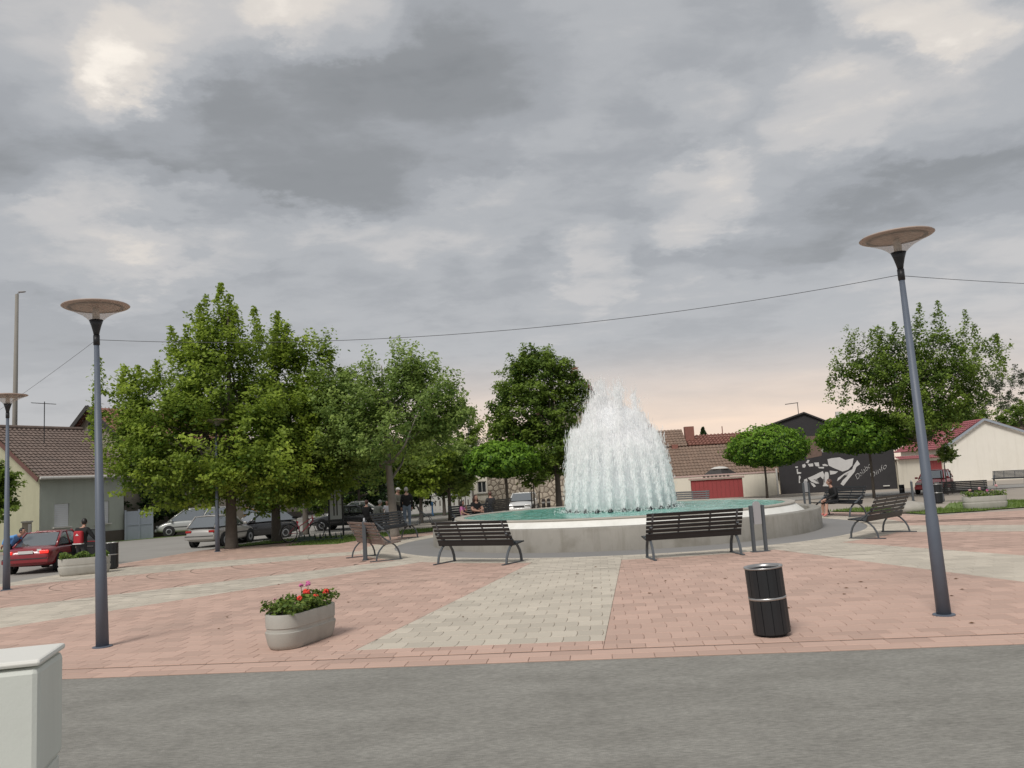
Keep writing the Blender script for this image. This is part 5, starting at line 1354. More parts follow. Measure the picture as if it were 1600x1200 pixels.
LB = [lobe(560, 640, Y, 70, 60, b), lobe(640, 640, Y, 75, 60, b), lobe(600, 690, Y, 95, 48, b), lobe(680, 640, Y, 45, 45, b), lobe(640, 590, Y, 28, 34, b, .8), lobe(530, 605, Y, 24, 30, b, .6), lobe(520, 690, Y, 50, 50, b), lobe(705, 625, Y, 16, 30, b, .5), lobe(672, 605, Y, 12, 28, b, .4), lobe(725, 650, Y, 14, 14, b, .4), lobe(590, 600, Y, 22, 26, b, .5), lobe(655, 575, Y, 10, 18, b, .3)]
tree('maple_tree', 'spreading pale green tree with grey trunk beside the two standing men', b, 1.95, .17, LB, 'leaf_light', 340, 130, .11, 1.0, .85, .52, .21, 14, 1.6, 'bark_light', 22, lean=(-.25, 0), spikes=[(632, 565, 60), (656, 567, 55), (612, 580, 45), (678, 590, 50), (703, 594, 55), (720, 618, 45), (735, 634, 30), (530, 572, 50), (552, 580, 40), (590, 585, 40), (508, 590, 40)])
b = G(243, 838); Y = b.y
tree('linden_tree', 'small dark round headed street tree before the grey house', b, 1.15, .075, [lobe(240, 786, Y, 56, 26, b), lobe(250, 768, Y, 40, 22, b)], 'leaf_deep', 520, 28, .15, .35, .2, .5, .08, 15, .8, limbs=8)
# fillers behind them
def filler(px_, py_, Y, rx, rz, seed, leaf, label, th=1.6):
    b = at(px_, py_, Y); b.z = zg(b.x, b.y) - .02
    c = at(px_, py_, Y)
    LB = [(0, 0, c.z - b.z, rx, rx * .8, rz), (rx * .4, 0, c.z - b.z + rz * .35, rx * .6, rx * .6, rz * .7), (-rx * .45, 0, c.z - b.z + rz * .1, rx * .6, rx * .6, rz * .7)]
    return tree('background_tree', label, b, th, .13, LB, leaf, 150, 100, .19, .9, .4, .5, .26, seed, .7, limbs=8, group='trees beyond the square')
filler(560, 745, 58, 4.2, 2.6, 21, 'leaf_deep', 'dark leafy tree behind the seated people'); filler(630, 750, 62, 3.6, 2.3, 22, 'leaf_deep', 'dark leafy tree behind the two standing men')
filler(690, 708, 60, 2.9, 3.0, 23, 'leaf_dark', 'green tree left of the wooden pole'); filler(700, 735, 52, 1.9, 1.3, 24, 'leaf_light', 'low pale green tree behind the blue pump')
filler(655, 735, 50, 1.8, 1.4, 29, 'leaf_maple', 'young bright green tree by the far road', 1.2)
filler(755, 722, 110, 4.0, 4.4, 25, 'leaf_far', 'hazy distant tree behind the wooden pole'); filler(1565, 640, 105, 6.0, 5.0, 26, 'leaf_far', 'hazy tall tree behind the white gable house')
filler(1602, 668, 84, 3.2, 2.8, 27, 'leaf_dark', 'dark green bush tree right of the white gable house'); filler(380, 770, 84, 3.0, 2.0, 28, 'leaf_maple', 'leafy tree behind the yellow car')
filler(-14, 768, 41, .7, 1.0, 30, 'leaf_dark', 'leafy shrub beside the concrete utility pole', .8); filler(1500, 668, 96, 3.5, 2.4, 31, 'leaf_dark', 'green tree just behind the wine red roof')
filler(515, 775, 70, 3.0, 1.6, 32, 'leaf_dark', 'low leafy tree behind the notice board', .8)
# centre tree
b = at(874, 795, 46); b.z = zg(b.x, b.y) - .02; Y = 46
LB = [lobe(845, 600, Y, 55, 48, b), lobe(820, 640, Y, 52, 50, b), lobe(870, 650, Y, 52, 70, b), lobe(855, 705, Y, 60, 38, b), lobe(882, 620, Y, 34, 46, b), lobe(800, 680, Y, 36, 34, b), lobe(850, 568, Y, 32, 20, b), lobe(820, 580, Y, 20, 20, b), lobe(785, 625, Y, 18, 26, b), lobe(898, 605, Y, 10, 22, b, .5)]
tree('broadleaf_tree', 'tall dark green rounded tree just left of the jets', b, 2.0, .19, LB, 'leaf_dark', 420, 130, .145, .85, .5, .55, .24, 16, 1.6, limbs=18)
# right tree
b = at(1450, 772, 46); b.z = zg(b.x, b.y) - .02; Y = 46
LB = [lobe(1440, 600, Y, 75, 75, b), lobe(1380, 590, Y, 55, 55, b), lobe(1488, 605, Y, 48, 52, b), lobe(1435, 655, Y, 70, 38, b), lobe(1445, 560, Y, 42, 42, b), lobe(1345, 560, Y, 26, 36, b, 1), lobe(1515, 585, Y, 24, 36, b, 1), lobe(1430, 530, Y, 14, 26, b, .5), lobe(1490, 540, Y, 13, 28, b, .5), lobe(1550, 550, Y, 11, 26, b, .4), lobe(1320, 590, Y, 16, 22, b, .5), lobe(1310, 615, Y, 14, 18, b, .4), lobe(1375, 535, Y, 10, 22, b, .4), lobe(1465, 525, Y, 9, 24, b, .3)]
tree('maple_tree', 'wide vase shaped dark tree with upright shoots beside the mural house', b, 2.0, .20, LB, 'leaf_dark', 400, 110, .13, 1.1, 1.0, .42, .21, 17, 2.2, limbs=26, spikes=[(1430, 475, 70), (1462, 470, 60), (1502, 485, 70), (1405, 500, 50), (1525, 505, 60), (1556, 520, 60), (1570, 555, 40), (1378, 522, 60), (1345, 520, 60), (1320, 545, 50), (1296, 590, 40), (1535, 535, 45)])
# globe catalpas: dense shell of big drooping leaves
def globe(px_, py_, rx, rz, base, seed, label):
    b = base; Y = b.y; c = at(px_, py_, Y); k = Y / F
    t = thing('globe_tree', label, 'tree', b, 0, 'round headed ornamental trees'); g = np.random.default_rng(seed); n = 8000
    d = g.normal(size=(n, 3)); d /= np.linalg.norm(d, axis=1)[:, None]
    cc = np.array([c.x - b.x, 0, c.z - b.z]); rr = np.array([rx * k, rx * k, rz * k]); bump = 1 + .12 * np.sin(d[:, 0] * 9 + seed) * np.cos(d[:, 1] * 8 + d[:, 2] * 7) + .06 * np.sin(d[:, 0] * 23 + d[:, 2] * 19 + seed) * np.sin(d[:, 1] * 21) + .10 * (g.random(n) < .08)
    low = np.where(d[:, 2] < -.15, .55 + .45 * np.exp((d[:, 2] + .15) * 1.2), 1.0)
    P = d * rr * (bump * (.86 + .15 * g.random(n)))[:, None]; P[:, 2] *= low; P += cc
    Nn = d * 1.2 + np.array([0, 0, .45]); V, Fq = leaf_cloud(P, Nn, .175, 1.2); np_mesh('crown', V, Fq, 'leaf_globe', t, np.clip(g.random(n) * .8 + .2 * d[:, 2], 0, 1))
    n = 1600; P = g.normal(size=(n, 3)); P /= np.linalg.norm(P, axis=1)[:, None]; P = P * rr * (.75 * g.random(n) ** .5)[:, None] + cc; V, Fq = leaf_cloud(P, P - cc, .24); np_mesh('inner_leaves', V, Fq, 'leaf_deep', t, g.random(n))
    zt = c.z - b.z - rz * k * .4
    tk = MB().tube([(0, 0, -.05), (.03, 0, zt * .5), (.0, 0, zt), (cc[0] * .5, 0, zt + rz * k * .5)], [.10, .075, .075, .05], 8).build('trunk', 'bark', t, True)
    for i in range(7):
        a = i * .9; MB().tube([(0, 0, zt - .1), (cc[0] * .6 + rr[0] * .35 * math.cos(a), rr[1] * .35 * math.sin(a), zt + .25), (cc[0] + rr[0] * .7 * math.cos(a), rr[1] * .7 * math.sin(a), cc[2] + .1)], [.04, .03, .01], 5).build('limb', 'bark', tk)
gb = at(793, 800, 43); gb.z = zg(gb.x, gb.y) - .02
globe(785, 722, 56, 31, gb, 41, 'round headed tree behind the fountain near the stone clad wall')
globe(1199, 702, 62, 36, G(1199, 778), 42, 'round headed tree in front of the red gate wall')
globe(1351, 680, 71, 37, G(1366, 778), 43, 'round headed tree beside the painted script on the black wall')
# young trees
b = G(722, 806); c = at(722, 752, b.y); k = b.y / F
tree('columnar_shrub', 'small cone shaped clipped tree behind the girl in pink', b, 1.0, .05, [(0, 0, c.z - b.z, 18 * k, 18 * k, 26 * k), (0, 0, c.z - b.z - .3, 19 * k, 19 * k, 18 * k)], 'leaf_maple', 260, 22, .11, .25, .4, .5, .06, 51, .6, limbs=5, stake=True)
b = at(836, 800, 44); b.z = zg(b.x, b.y) - .02; c = at(832, 748, 44)
tree('young_tree', 'sparse young staked tree before the stone clad wall', b, 1.5, .045, [(c.x - b.x, 0, c.z - b.z, 1.0, 1.0, .45)], 'leaf_dark', 60, 18, .13, .4, .2, .4, .08, 52, 1.0, limbs=7, stake=True)
b = G(1481, 772); c = at(1479, 709, b.y)
tree('young_tree', 'slim young staked tree with tufted crown near the faded red car', b, 1.3, .04, [(c.x - b.x, 0, c.z - b.z, .50, .50, .50)], 'leaf_light', 120, 22, .10, .3, .6, .4, .05, 53, 1.0, limbs=5, stake=True)
b = at(699, 800, 47); b.z = zg(b.x, b.y) - .02
q = at(1098, 668, 90); b = Vector((q.x, q.y, -.46)); hz = q.z + .46
t = thing('fir_tree', 'tip of a small fir tree behind the red roof', 'tree', b)
MB().tube([(0, 0, 0), (0, 0, hz)], [.14, .02], 6).build('trunk', 'bark', t)
P = []; 
for k in range(900):
    z = random.random() ** .7; a = random.random() * 6.28; r_ = (1 - z) * 1.7 * random.random() ** .5 + .05; P.append((r_ * math.cos(a), r_ * math.sin(a), hz - 3.6 + 3.6 * z - r_ * .25))
P = np.array(P); V, Fq = leaf_cloud(P, P * np.array([1, 1, 0]) + np.array([0, 0, .5]), .26); np_mesh('crown', V, Fq, 'leaf_deep', t, rng.random(len(P)))

# ================================================================== CARS  (local +x is forward, base z = 0)
def car(name, label, loc, rz, paint, L=4.2, W=1.68, H=1.42, kind='hatch', lit=False, group=None, door=False, cat='car', roofmat=None, scale=1):
    t = thing(name, label, cat, loc, rz, group); t.scale = (scale,) * 3; h = L / 2
    if kind == 'sedan': deck = [(-h, .60), (-h + .06, .86), (-h + .5, .92), (-h + 1.0, .93), (0, .90), (h - 1.35, .90), (h - .5, .80), (h - .06, .66), (h, .52)]; gh = (-h + .72, -h + 1.42, h - 1.95, h - 1.18)
    elif kind == 'van': deck = [(-h, .62), (-h + .05, .90), (-h + .5, .95), (0, .96), (h - 1.1, .98), (h - .45, .86), (h - .06, .66), (h, .5)]; gh = (-h + .08, -h + .38, h - 1.75, h - .72)
    else: deck = [(-h, .60), (-h + .05, .86), (-h + .4, .93), (0, .91), (h - 1.25, .91), (h - .5, .80), (h - .06, .64), (h, .5)]; gh = (-h + .10, -h + .62, h - 1.9, h - 1.12)
    m = MB(); ws = []
    for x, zt in deck:
        e_ = max(0, abs(x) - (h - .55)) / .55; wv = W / 2 * (1 - .16 * e_ ** 2); zb = .22 + .10 * e_ ** 2
        half = [(0, zb), (.82 * wv, zb), (.97 * wv, zb + .08), (wv, zb + .28), (wv * .985, zt - .14), (wv * .93, zt - .02), (0, zt + .015)]
        ring = [(x, y, z) for y, z in half] + [(x, -y, z) for y, z in half[-2:0:-1]]; ws.append(ring)
    n = len(ws[0]); vs = [p for r_ in ws for p in r_]
    fs = [(i * n + k, i * n + (k + 1) % n, (i + 1) * n + (k + 1) % n, (i + 1) * n + k) for i in range(len(ws) - 1) for k in range(n)] + [tuple(range(n - 1, -1, -1)), tuple((len(ws) - 1) * n + k for k in range(n))]
    body = m.add(vs, fs).build('body', paint, t, True); s_ = body.modifiers.new('s', 'SUBSURF'); s_.levels = 1; s_.render_levels = 2
    x0, x1, x2, x3 = gh; zb = .89; wb, wt = W / 2 * .91, W / 2 * .70
    c = lambda x, y, z: Vector((x, y, z))
    bl, br, fl, fr = c(x0, wb * .94, zb), c(x0, -wb * .94, zb), c(x3, wb * .94, zb), c(x3, -wb * .94, zb)
    tl, tr, gl, gr = c(x1, wt, H - .04), c(x1, -wt, H - .04), c(x2, wt, H - .03), c(x2, -wt, H - .03)
    def quad(nm, a, b, c_, d, inset=.08, mat='car_glass', th=.012):
        ctr = (a + b + c_ + d) / 4; p = [v + (ctr - v).normalized() * inset for v in (a, b, c_, d)]; nn = (p[1] - p[0]).cross(p[3] - p[0]).normalized()
        if nn.dot(ctr - Vector((0, 0, .9))) < 0: nn = -nn
        return MB().prism([v + nn * .004 for v in p], nn * th).build(nm, mat, t)
    inner = MB().add([bl, br, fl, fr, tl, tr, gl, gr], [(0, 1, 5, 4), (2, 6, 7, 3), (0, 4, 6, 2), (1, 3, 7, 5), (4, 5, 7, 6)]).build('cabin', 'interior', t)
    quad('rear_window', bl, br, tr, tl, .07); quad('windshield', fl, fr, gr, gl, .06)
    xm = (x0 + x3) / 2 - .05
    for s2, (a, b_, c2, d2) in ((1, (bl, fl, gl, tl)), (-1, (br, fr, gr, tr))):
        mb_, mt_ = a.lerp(b_, .47), d2.lerp(c2, .42)
        quad('side_window', a, mb_, mt_, d2, .07); quad('side_window', mb_, b_, c2, mt_, .07)
        for p, q in ((a, d2), (b_, c2), (mb_, mt_)): MB().tube([p, q], .045, 6).build('pillar', paint, t, True)
    rm = roofmat or paint
    rf_ = MB(); nxr, nyr = 6, 6
    vs = []
    for i in range(nxr + 1):
        for j in range(nyr + 1):
            u = i / nxr; v = j / nyr * 2 - 1; x = x1 - .06 + (x2 - x1 + .12) * u; y = (wt + .035) * v
            vs.append((x, y, H - .045 + .055 * (1 - v * v) * (.4 + .6 * math.sin(PI * min(1, max(0, u)))) ** .5))
    rf_.add(vs, [(i * (nyr + 1) + j, (i + 1) * (nyr + 1) + j, (i + 1) * (nyr + 1) + j + 1, i * (nyr + 1) + j + 1) for i in range(nxr) for j in range(nyr)]); ro = rf_.build('roof', rm, t, True)
    sd = ro.modifiers.new('t', 'SOLIDIFY'); sd.thickness = .04; sd.offset = -1
    wr = .30
    for sx in (-h + .78, h - .80):
        for sy in (-1, 1):
            arch = MB().lathe([(wr + .055, -.012), (wr + .055, .004)], 20, cap=True).xform(Matrix.Translation((sx, sy * (W / 2 - .004), wr + .02)) @ Matrix.Rotation(PI / 2, 4, 'X')).build('wheel_arch', 'interior', t)
            wm = Matrix.Translation((sx, sy * (W / 2 - .075), wr)) @ Matrix.Rotation(PI / 2, 4, 'X')
            wh = MB().lathe([(.19, -.09), (.27, -.10), (.30, -.075), (.30, .075), (.27, .10), (.19, .09)], 22).xform(wm).build('wheel', 'tyre', t, True)
            MB().lathe([(.195, -.075), (.195, .075), (.16, .085), (.05, .06)], 16, cap=True).xform(Matrix.Translation((sx, sy * (W / 2 - .07), wr)) @ Matrix.Rotation(-sy * PI / 2, 4, 'X')).build('rim', 'rim_alloy', wh, True)
    rl = 'lamp_red_lit' if lit else 'lamp_red'
    for sy in (-1, 1):
        MB().box((-h + .035, sy * (W / 2 - .25), .74), (.06, .28, .10)).build('tail_light', rl, t, bevel=.015)
        MB().box((h - .10, sy * (W / 2 - .30), .64), (.10, .34, .13)).build('headlight', 'head_lamp', t, bevel=.02)
        MB().box((x3 - .22, sy * (W / 2 + .05), .96), (.12, .16, .11)).build('mirror', paint, t, bevel=.02)
        MB().box((0, sy * (W / 2 + .004), .56), (L * .55, .012, .05)).build('side_strip', 'car_trim', t)
    MB().box((-h - .005, 0, .46), (.10, W * .9, .16)).build('rear_bumper', paint if kind != 'sedan' else paint, t, bevel=.03)
    MB().box((-h - .05, 0, .53), (.03, W * .86, .035)).build('bumper_strip', 'car_trim', t)
    MB().box((h - .02, 0, .40), (.12, W * .9, .18)).build('front_bumper', paint, t, bevel=.03)
    MB().box((h + .01, 0, .60), (.04, .7, .09)).build('grille', 'car_trim', t)
    pl = (-h + .004, 0, .745) if kind == 'sedan' else (-h - .03, 0, .50)
    MB().box(pl, (.02, .48, .10)).build('rear_plate', 'plate', t)
    MB().box((h + .05, 0, .40), (.02, .48, .10)).build('front_plate', 'plate', t)
    if door:
        # right front door swung open, dark card facing back
        dpv = Vector((x3 - .45, -W / 2, 0)); d_ = thing('d', None, None); bpy.data.objects.remove(d_)
        dm = Matrix.Translation(dpv) @ Matrix.Rotation(R(58), 4, 'Z')
        do = MB().box((-.5, 0, .60), (1.0, .07, .62)).xform(dm).build('door', paint, t, bevel=.02)
        MB().box((-.5, .042, .60), (.94, .012, .56)).xform(dm).build('door_card', 'interior', do)
        MB().tube([(-.98, 0, .90), (-.80, .05, 1.33), (-.25, .05, 1.33), (-.02, 0, .92)], .022, 6).xform(dm).build('window_frame', 'car_trim', do)
        MB().prism([(-.97, .0, .91), (-.05, 0, .91), (-.26, .045, 1.31), (-.79, .045, 1.31)], (0, .008, 0)).xform(dm).build('door_glass', 'car_glass', do)
        MB().box((-.55, .06, .72), (.3, .02, .05)).xform(dm).build('pull_handle', 'steel', do)
        MB().prism([(x0 + .95, -W / 2 - .004, .36), (x3 - .48, -W / 2 - .004, .36), (x3 - .48, -W / 2 - .004, .86), (x0 + .95, -W / 2 - .004, .86)], (0, -.006, 0)).build('door_opening', 'interior', t)
        MB().box((-h + .02, .12 - .55, .80), (.012, .14, .09)).build('oval_sticker', 'plate', t)
    return t
def between(pa_, pb_): return pa_.lerp(pb_, .5)
CZ = lambda p: Vector((p.x, p.y, zg(p.x, p.y) - .006))
rr_, rl_ = G(93, 892), G(18, 897)
hd = Vector((rr_.y - rl_.y, -(rr_.x - rl_.x), 0)); hd = Vector((-(rr_ - rl_).y, (rr_ - rl_).x, 0)).normalized()
mid = between(rr_, rl_) + hd * 1.32
red_car = car('sedan_car', 'dark red sedan with lit brake lamps and an open front door', CZ(mid), math.atan2(hd.y, hd.x), 'car_red', 4.2, 1.66, 1.40, 'sedan', True, 'cars along the side street', True)
sv = G(290, 858); hd2 = math.atan2(.93, .38)
p = CZ(sv + Vector((1.0, 1.9, 0))); car('hatchback_car', 'silver beige hatchback seen from behind under the maple', p, R(78), 'car_silver', 3.75, 1.66, 1.44, 'hatch', False, 'cars along the side street')
p = at(305, 835, 52.5); car('minivan', 'pale silver minivan parked across the side street', CZ(p), R(197), 'car_van', 4.5, 1.78, 1.66, 'van', False, 'cars along the side street', cat='minivan')
p = at(388, 835, 61); car('compact_car', 'yellow car glimpsed behind the maple trunk', CZ(p), R(20), 'car_yellow', 3.9, 1.65, 1.42, 'hatch', False, 'cars along the side street')
p = at(402, 840, 41.5); car('estate_car', 'black car with pale windscreen behind the second maple trunk', CZ(p), R(222), 'car_black', 3.8, 1.66, 1.42, 'hatch', False, 'cars along the side street')
p = at(556, 815, 58); car('estate_car', 'white car parked behind the seated people', CZ(p), R(190), 'car_white', 4.3, 1.68, 1.42, 'sedan', False, 'cars on the far road')
p = at(545, 822, 48); car('sedan_car', 'black car just behind the notice board', CZ(p), R(172), 'car_black', 4.2, 1.68, 1.36, 'sedan', False, 'cars on the far road')
p = at(818, 800, 54); car('sedan_car', 'white car parked facing the fountain before the stone wall', CZ(p), R(-98), 'car_white', 4.2, 1.7, 1.42, 'hatch', False, 'cars on the far road')
p = G(1462, 770); car('hatchback_car', 'faded red hatchback parked before the yard wall', CZ(p), R(-128), 'car_pink', 3.9, 1.62, 1.42, 'hatch', False, 'cars on the far road')

# ================================================================== PEOPLE (local -y is forward)
def person(label, loc, rz, H=1.75, pose='stand', top='cl_black', legs='cl_navy', shoe='shoe_dark', hair='hair_dark', hairlen=0, sleeve=True, shorts=False, cap=None, over=None, cap_rot=0, bulk=1.0, extra=None, headyaw=0):
    t = thing('person', label, 'person', loc, rz); s = H / 1.75
    J = dict(pelvis=(0, 0, .93), spine=(0, 0, 1.12), chest=(0, .01, 1.32), neck=(0, .01, 1.47), head=(0, -.01, 1.56))
    for k, sg in (('l', 1), ('r', -1)):
        J.update({k + 'sh': (sg * .175, .01, 1.41), k + 'el': (sg * .23, .03, 1.13), k + 'wr': (sg * .22, -.08, .90), k + 'hip': (sg * .09, 0, .90), k + 'kn': (sg * .10, -.02, .49), k + 'an': (sg * .10, .02, .08), k + 'to': (sg * .12, -.14, .035)})
    if pose == 'sit':
        for k in J: J[k] = (J[k][0], J[k][1], J[k][2] - .40)
        for k, sg in (('l', 1), ('r', -1)): J.update({k + 'hip': (sg * .10, -.03, .52), k + 'kn': (sg * .13, -.45, .50), k + 'an': (sg * .13, -.47, .08), k + 'to': (sg * .14, -.62, .035), k + 'el': (sg * .24, -.08, .76), k + 'wr': (sg * .12, -.30, .66)})
    for k, v in (over or {}).items(): J[k] = v
    rad = dict(pelvis=(.155, .115), spine=(.145, .105), chest=(.17, .115), neck=(.058, .058), head=(.06, .06), sh=(.07, .07), el=(.048, .048), wr=(.033, .033), hip=(.095, .10), kn=(.066, .07), an=(.045, .05), to=(.04, .03))
    names = list(J); idx = {n_: i for i, n_ in enumerate(names)}
    E_ = [('pelvis', 'spine'), ('spine', 'chest'), ('chest', 'neck'), ('neck', 'head')]
    for k in 'lr': E_ += [('chest', k + 'sh'), (k + 'sh', k + 'el'), (k + 'el', k + 'wr'), ('pelvis', k + 'hip'), (k + 'hip', k + 'kn'), (k + 'kn', k + 'an'), (k + 'an', k + 'to')]
    me = bpy.data.meshes.new('sk'); me.from_pydata([Vector(J[n_]) * s for n_ in names], [(idx[a], idx[b]) for a, b in E_], []); ob = bpy.data.objects.new('sk', me); col.objects.link(ob)
    ob.modifiers.new('skin', 'SKIN'); sv_ = me.skin_vertices[0].data
    for n_ in names:
        key = n_ if n_ in rad else n_[1:]; r_ = rad[key]; bk = bulk if key in ('pelvis', 'spine', 'chest', 'sh', 'hip', 'el') else 1
        sv_[idx[n_]].radius = (r_[0] * s * bk, r_[1] * s * bk); sv_[idx[n_]].use_root = n_ == 'pelvis'
    ss = ob.modifiers.new('sub', 'SUBSURF'); ss.levels = 2; ss.render_levels = 2
    bpy.context.view_layer.update(); ev = ob.evaluated_get(bpy.context.evaluated_depsgraph_get()); bmsh = bpy.data.meshes.new_from_object(ev); bpy.data.objects.remove(ob)
    mats = ['skin', top, legs, shoe]
    segs = []
    for a, b in E_:
        n_ = b
        if b in ('neck',): m_ = 1
        elif b == 'head': m_ = 0
        elif b in ('spine', 'chest') or b[1:] in ('sh', 'el'): m_ = 1
        elif b[1:] == 'wr': m_ = 1 if sleeve else 0
        elif b[1:] in ('hip', 'kn'): m_ = 2
        elif b[1:] == 'an': m_ = 0 if shorts else 2
        else: m_ = 3
        segs.append((Vector(J[a]) * s, Vector(J[b]) * s, m_, b))
    V = [v.co.copy() for v in bmsh.vertices]; Fp = [tuple(p.vertices) for p in bmsh.polygons]; mi = []
    for p in bmsh.polygons:
        c = p.center; best = (9, 0)
        for a, b, m_, nm in segs:
            d = b - a; u = max(0, min(1, (c - a).dot(d) / d.length_squared)); dist = (c - a - d * u).length
            mm = m_
            if nm == 'neck' and u > .8: mm = 0
            if nm[1:] == 'el' and not sleeve and u > .55: mm = 0
            if nm[1:] == 'wr' and u > .9: mm = 0
            if nm == 'spine' and u < .1: mm = 2
            if nm[1:] == 'an' and shorts and u < .12: mm = 2
            if nm[1:] == 'an' and u > .93: mm = 3
            if dist < best[0]: best = (dist, mm)
        mi.append(best[1])
    # head, ears, nose and hands merged into the same skin
    hc = Vector(J['head']) * s + Vector((0, -.012, .085)) * s; hm = Matrix.Translation(hc) @ Matrix.Rotation(headyaw, 4, 'Z')
    hd_ = MB().ball((0, 0, 0), (.076 * s, .094 * s, .118 * s), 14, 10)
    hd_.v = [(x * (1 - .25 * max(0, -z) / (.118 * s)), y * (1 - .12 * max(0, -z) / (.118 * s)), z) for x, y, z in hd_.v]
    hd_.ball((0, -.095 * s, -.012 * s), (.014 * s, .022 * s, .026 * s), 8, 5)
    for sg in (-1, 1): hd_.ball((sg * .078 * s, .005, -.005), (.012 * s, .022 * s, .034 * s), 8, 5)
    hd_.box((0, -.088 * s, -.058 * s), (.04 * s, .012 * s, .008 * s))
    hd_.xform(hm)
    hands = MB()
    for k, sg in (('l', 1), ('r', -1)):
        w_ = Vector(J[k + 'wr']) * s; d = (w_ - Vector(J[k + 'el']) * s).normalized(); sd = d.cross(Vector((0, 1, .3))).normalized(); nn = d.cross(sd)
        pm = w_ + d * .05 * s
        hands.tube([w_ - d * .01, pm, pm + d * .035 * s], [.030 * s, .040 * s, .034 * s], 8)
        for f_ in range(4):
            b0 = pm + d * .035 * s + sd * (f_ - 1.5) * .019 * s; ln_ = (.070, .080, .076, .06)[f_] * s
            hands.tube([b0 - d * .01, b0 + d * ln_ * .5, b0 + d * ln_ * .85 + nn * ln_ * .35], [.0095 * s, .009 * s, .007 * s], 6)
        hands.tube([w_ + d * .03 * s + sd * sg * .03 * s, w_ + d * .06 * s + sd * sg * .055 * s, w_ + d * .085 * s + sd * sg * .055 * s + nn * .01], [.012 * s, .010 * s, .008 * s], 6)
    for mb_ in (hd_, hands):
        o_ = len(V); V += [Vector(v) for v in mb_.v]; Fp += [tuple(i + o_ for i in f_) for f_ in mb_.f]; mi += [0] * len(mb_.f)
    bm_ = bpy.data.meshes.new('body'); bm_.from_pydata(V, [], Fp); bm_.update()
    for m_ in mats: bm_.materials.append(mt[m_])
    bm_.polygons.foreach_set('material_index', mi); bm_.shade_smooth(); bpy.data.meshes.remove(bmsh)
    o = bpy.data.objects.new('body', bm_); col.objects.link(o); o.parent = t
    eyes = MB()
    for sg in (-1, 1): eyes.ball((sg * .03 * s, -.086 * s, .018 * s), .010 * s, 8, 5)
    eyes.xform(hm).build('eyes', 'hair_dark', t)
    if hair:
        hr = MB().ball((0, .014 * s, .026 * s), (.087 * s, .100 * s, .108 * s), 14, 10)
        hr.v = [(x, y, z) if not (y < -.035 * s and z < .062 * s) else (x * .8, max(y, -.035 * s), max(z, .045 * s)) for x, y, z in hr.v]
        if hairlen: hr.tube([(0, .03 * s, .05 * s), (0, .065 * s, -.06 * s), (0, .085 * s, -hairlen * s)], [.085 * s, .095 * s, .06 * s], 10); hr.tube([(.06 * s, .0, .03 * s), (.078 * s, .01, -.08 * s), (.075 * s, 0, -hairlen * .9 * s)], [.03 * s, .04 * s, .02 * s], 7); hr.tube([(-.06 * s, .0, .03 * s), (-.078 * s, .01, -.08 * s), (-.075 * s, 0, -hairlen * .9 * s)], [.03 * s, .04 * s, .02 * s], 7)
        hr.xform(hm).build('hair', hair, t, True)
    if cap:
        cp = MB().lathe([(.100 * s, .03 * s), (.099 * s, .07 * s), (.075 * s, .115 * s), (.02 * s, .135 * s)], 14, cap=True).xform(hm @ Matrix.Rotation(cap_rot, 4, 'Z')).build('cap', cap, t, True)
        MB().prism([(-.07 * s, -.07 * s, .038 * s), (.07 * s, -.07 * s, .038 * s), (.05 * s, -.16 * s, .028 * s), (-.05 * s, -.16 * s, .028 * s)], (0, 0, .008 * s)).xform(hm @ Matrix.Rotation(cap_rot, 4, 'Z')).build('peak', cap, cp)
    return t
pc = CZ(G(128, 893)); pc = CZ(at(127, 880, 27.0))
t = person('person in black clothes with a small red backpack beside the open car door', pc, R(172), 1.80, top='cl_black', legs='cl_charcoal', hair='hair_dark', over=dict(chest=(.0, -.06, 1.32), neck=(0, -.10, 1.46), head=(0, -.13, 1.54), lsh=(.19, -.05, 1.40), rsh=(-.19, -.05, 1.40), rel=(-.34, -.10, 1.16), rwr=(-.44, -.20, 1.0), lkn=(.12, -.12, .50)), bulk=1.12, headyaw=R(30))
bk = autosmooth(MB().box((0, .14, 1.20), (.30, .15, .42)).build('backpack', 'cl_red', t, bevel=.05)); MB().box((0, .135, 1.0), (.31, .17, .03)).build('reflective_band', 'cap_white', bk); MB().prism([(-.06, .217, 1.26), (.06, .217, 1.26), (0, .217, 1.33)], (0, .006, 0)).build('backpack_emblem', 'cap_white', bk)
pb = CZ(at(15, 880, 29.0))
person('person in bright blue shirt bending at the far side of the dark red car', pb, R(90), 1.78, top='cl_blue', legs='cl_navy', over=dict(spine=(0, -.06, 1.08), chest=(0, -.22, 1.2), neck=(0, -.33, 1.29), head=(0, -.42, 1.33), lsh=(.18, -.22, 1.26), rsh=(-.18, -.22, 1.26), lel=(.24, -.30, .98), lwr=(.2, -.48, .85), rel=(-.26, .02, 1.2), rwr=(-.25, .1, 1.0)))
p1 = G(622, 825); p2 = G(637, 826)
person('person in olive jacket and white cap facing another beside the grey trunk', p1 + Vector((0, .3, 0)), R(60), 1.76, top='cl_olive', legs='cl_black', hair='hair_grey', cap='cap_white', over=dict(lel=(.22, -.12, 1.15), lwr=(.12, -.34, 1.14), rel=(-.24, -.1, 1.15), rwr=(-.16, -.32, 1.1)))
person('person in black top and pale jeans seen from behind', p2, R(-170), 1.76, top='cl_black', legs='cl_jeans', hair='hair_grey', bulk=1.18)
pk = G(606, 826); person('child in a white printed shirt and dark shorts', pk, R(10), 1.22, top='cl_white', legs='cl_navy', hair='hair_brown', sleeve=False, shorts=True)
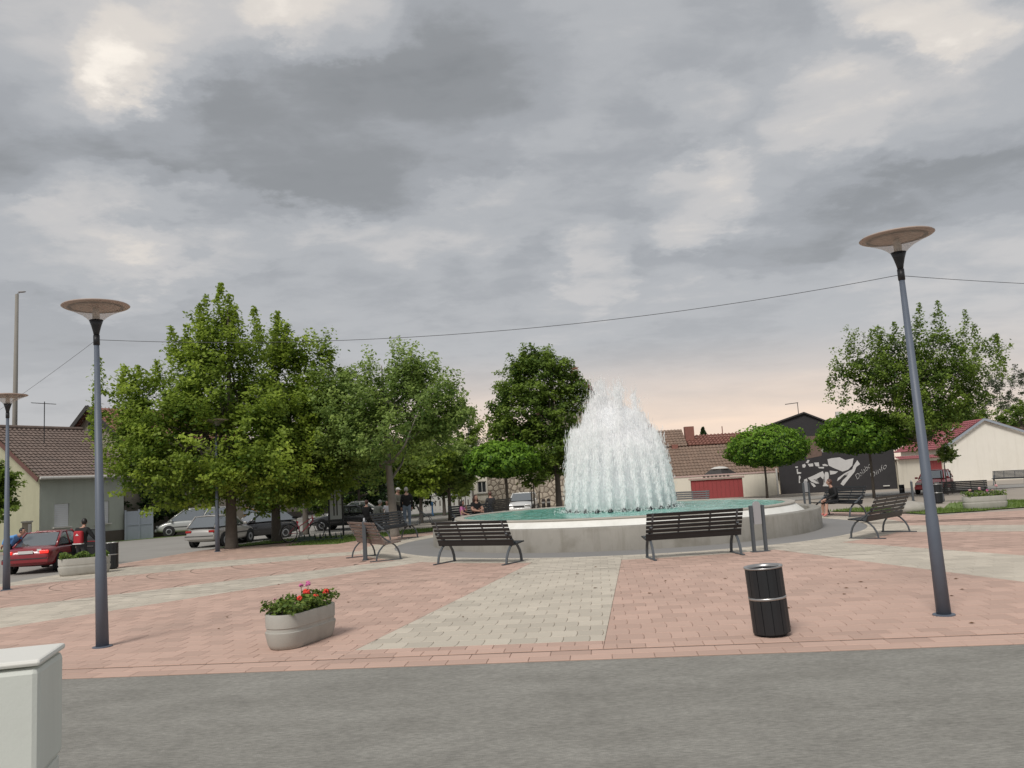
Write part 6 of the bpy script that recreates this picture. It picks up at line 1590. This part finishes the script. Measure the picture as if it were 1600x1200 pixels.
pg = G(590, 828); person('person in grey green shirt seated turned away near the child', (pg.x, pg.y, pg.z), R(150), 1.72, 'sit', top='cl_grey', legs='cl_black', hair='hair_grey', bulk=1.15, over=dict(chest=(0, -.1, .90), neck=(0, -.18, 1.03), head=(0, -.24, 1.1), lsh=(.18, -.1, .98), rsh=(-.18, -.1, .98)))
ps = G(572, 828); person('person in black with auburn hair seated behind the dark bench', (ps.x, ps.y + .3, ps.z), R(170), 1.68, 'sit', top='cl_black', legs='cl_charcoal', hair='hair_brown')
def on_bench(deg, r_, off): 
    a = R(deg); q = Vector((C.x + r_ * math.cos(a), C.y + r_ * math.sin(a), 0)); tv = Vector((-math.sin(a), math.cos(a), 0)); return q + tv * off, a - PI / 2
q, a = on_bench(127, 8.0, .62); q.z = .15; person('girl in pink top with long dark hair eating on the bench', q, a - R(18) + R(60), 1.28, 'sit', top='cl_pink', legs='cl_khaki', hair='hair_dark', hairlen=.26, sleeve=False, over=dict(lwr=(.05, -.22, 1.0), lel=(.2, -.2, .8)), extra=None)
q, a = on_bench(127, 8.0, -.02); person('woman in black with long auburn hair and crossed arms on the bench', q, a, 1.72, 'sit', top='cl_black', legs='cl_black', hair='hair_red', hairlen=.34, sleeve=False, over=dict(lel=(.25, -.12, .78), lwr=(.02, -.30, .76), rel=(-.25, -.12, .78), rwr=(-.02, -.32, .72)), bulk=1.1)
q = G(768, 812); person('person in dark grey turned away on a bench behind the woman', q, R(200), 1.72, 'sit', top='cl_charcoal', legs='cl_black', hair='hair_brown')
q, a = on_bench(17, 7.95, .12); person('boy in black with coral shoes sitting on the bench', q, a - R(12), 1.62, 'sit', top='cl_black', legs='cl_black', shoe='shoe_pink', hair='hair_brown', shorts=True, headyaw=R(-35), over=dict(chest=(0, -.08, .91), neck=(0, -.13, 1.05), head=(0, -.17, 1.13), lsh=(.17, -.08, 1.0), rsh=(-.17, -.08, 1.0), lkn=(.20, -.45, .50), rkn=(-.10, -.46, .50), lan=(.26, -.52, .08), ran=(-.20, -.42, .08), lto=(.30, -.66, .035), rto=(-.22, -.56, .035), lwr=(.05, -.42, .60), rwr=(-.03, -.42, .58)))
for pl_, im in ((plaza, 0),): pass
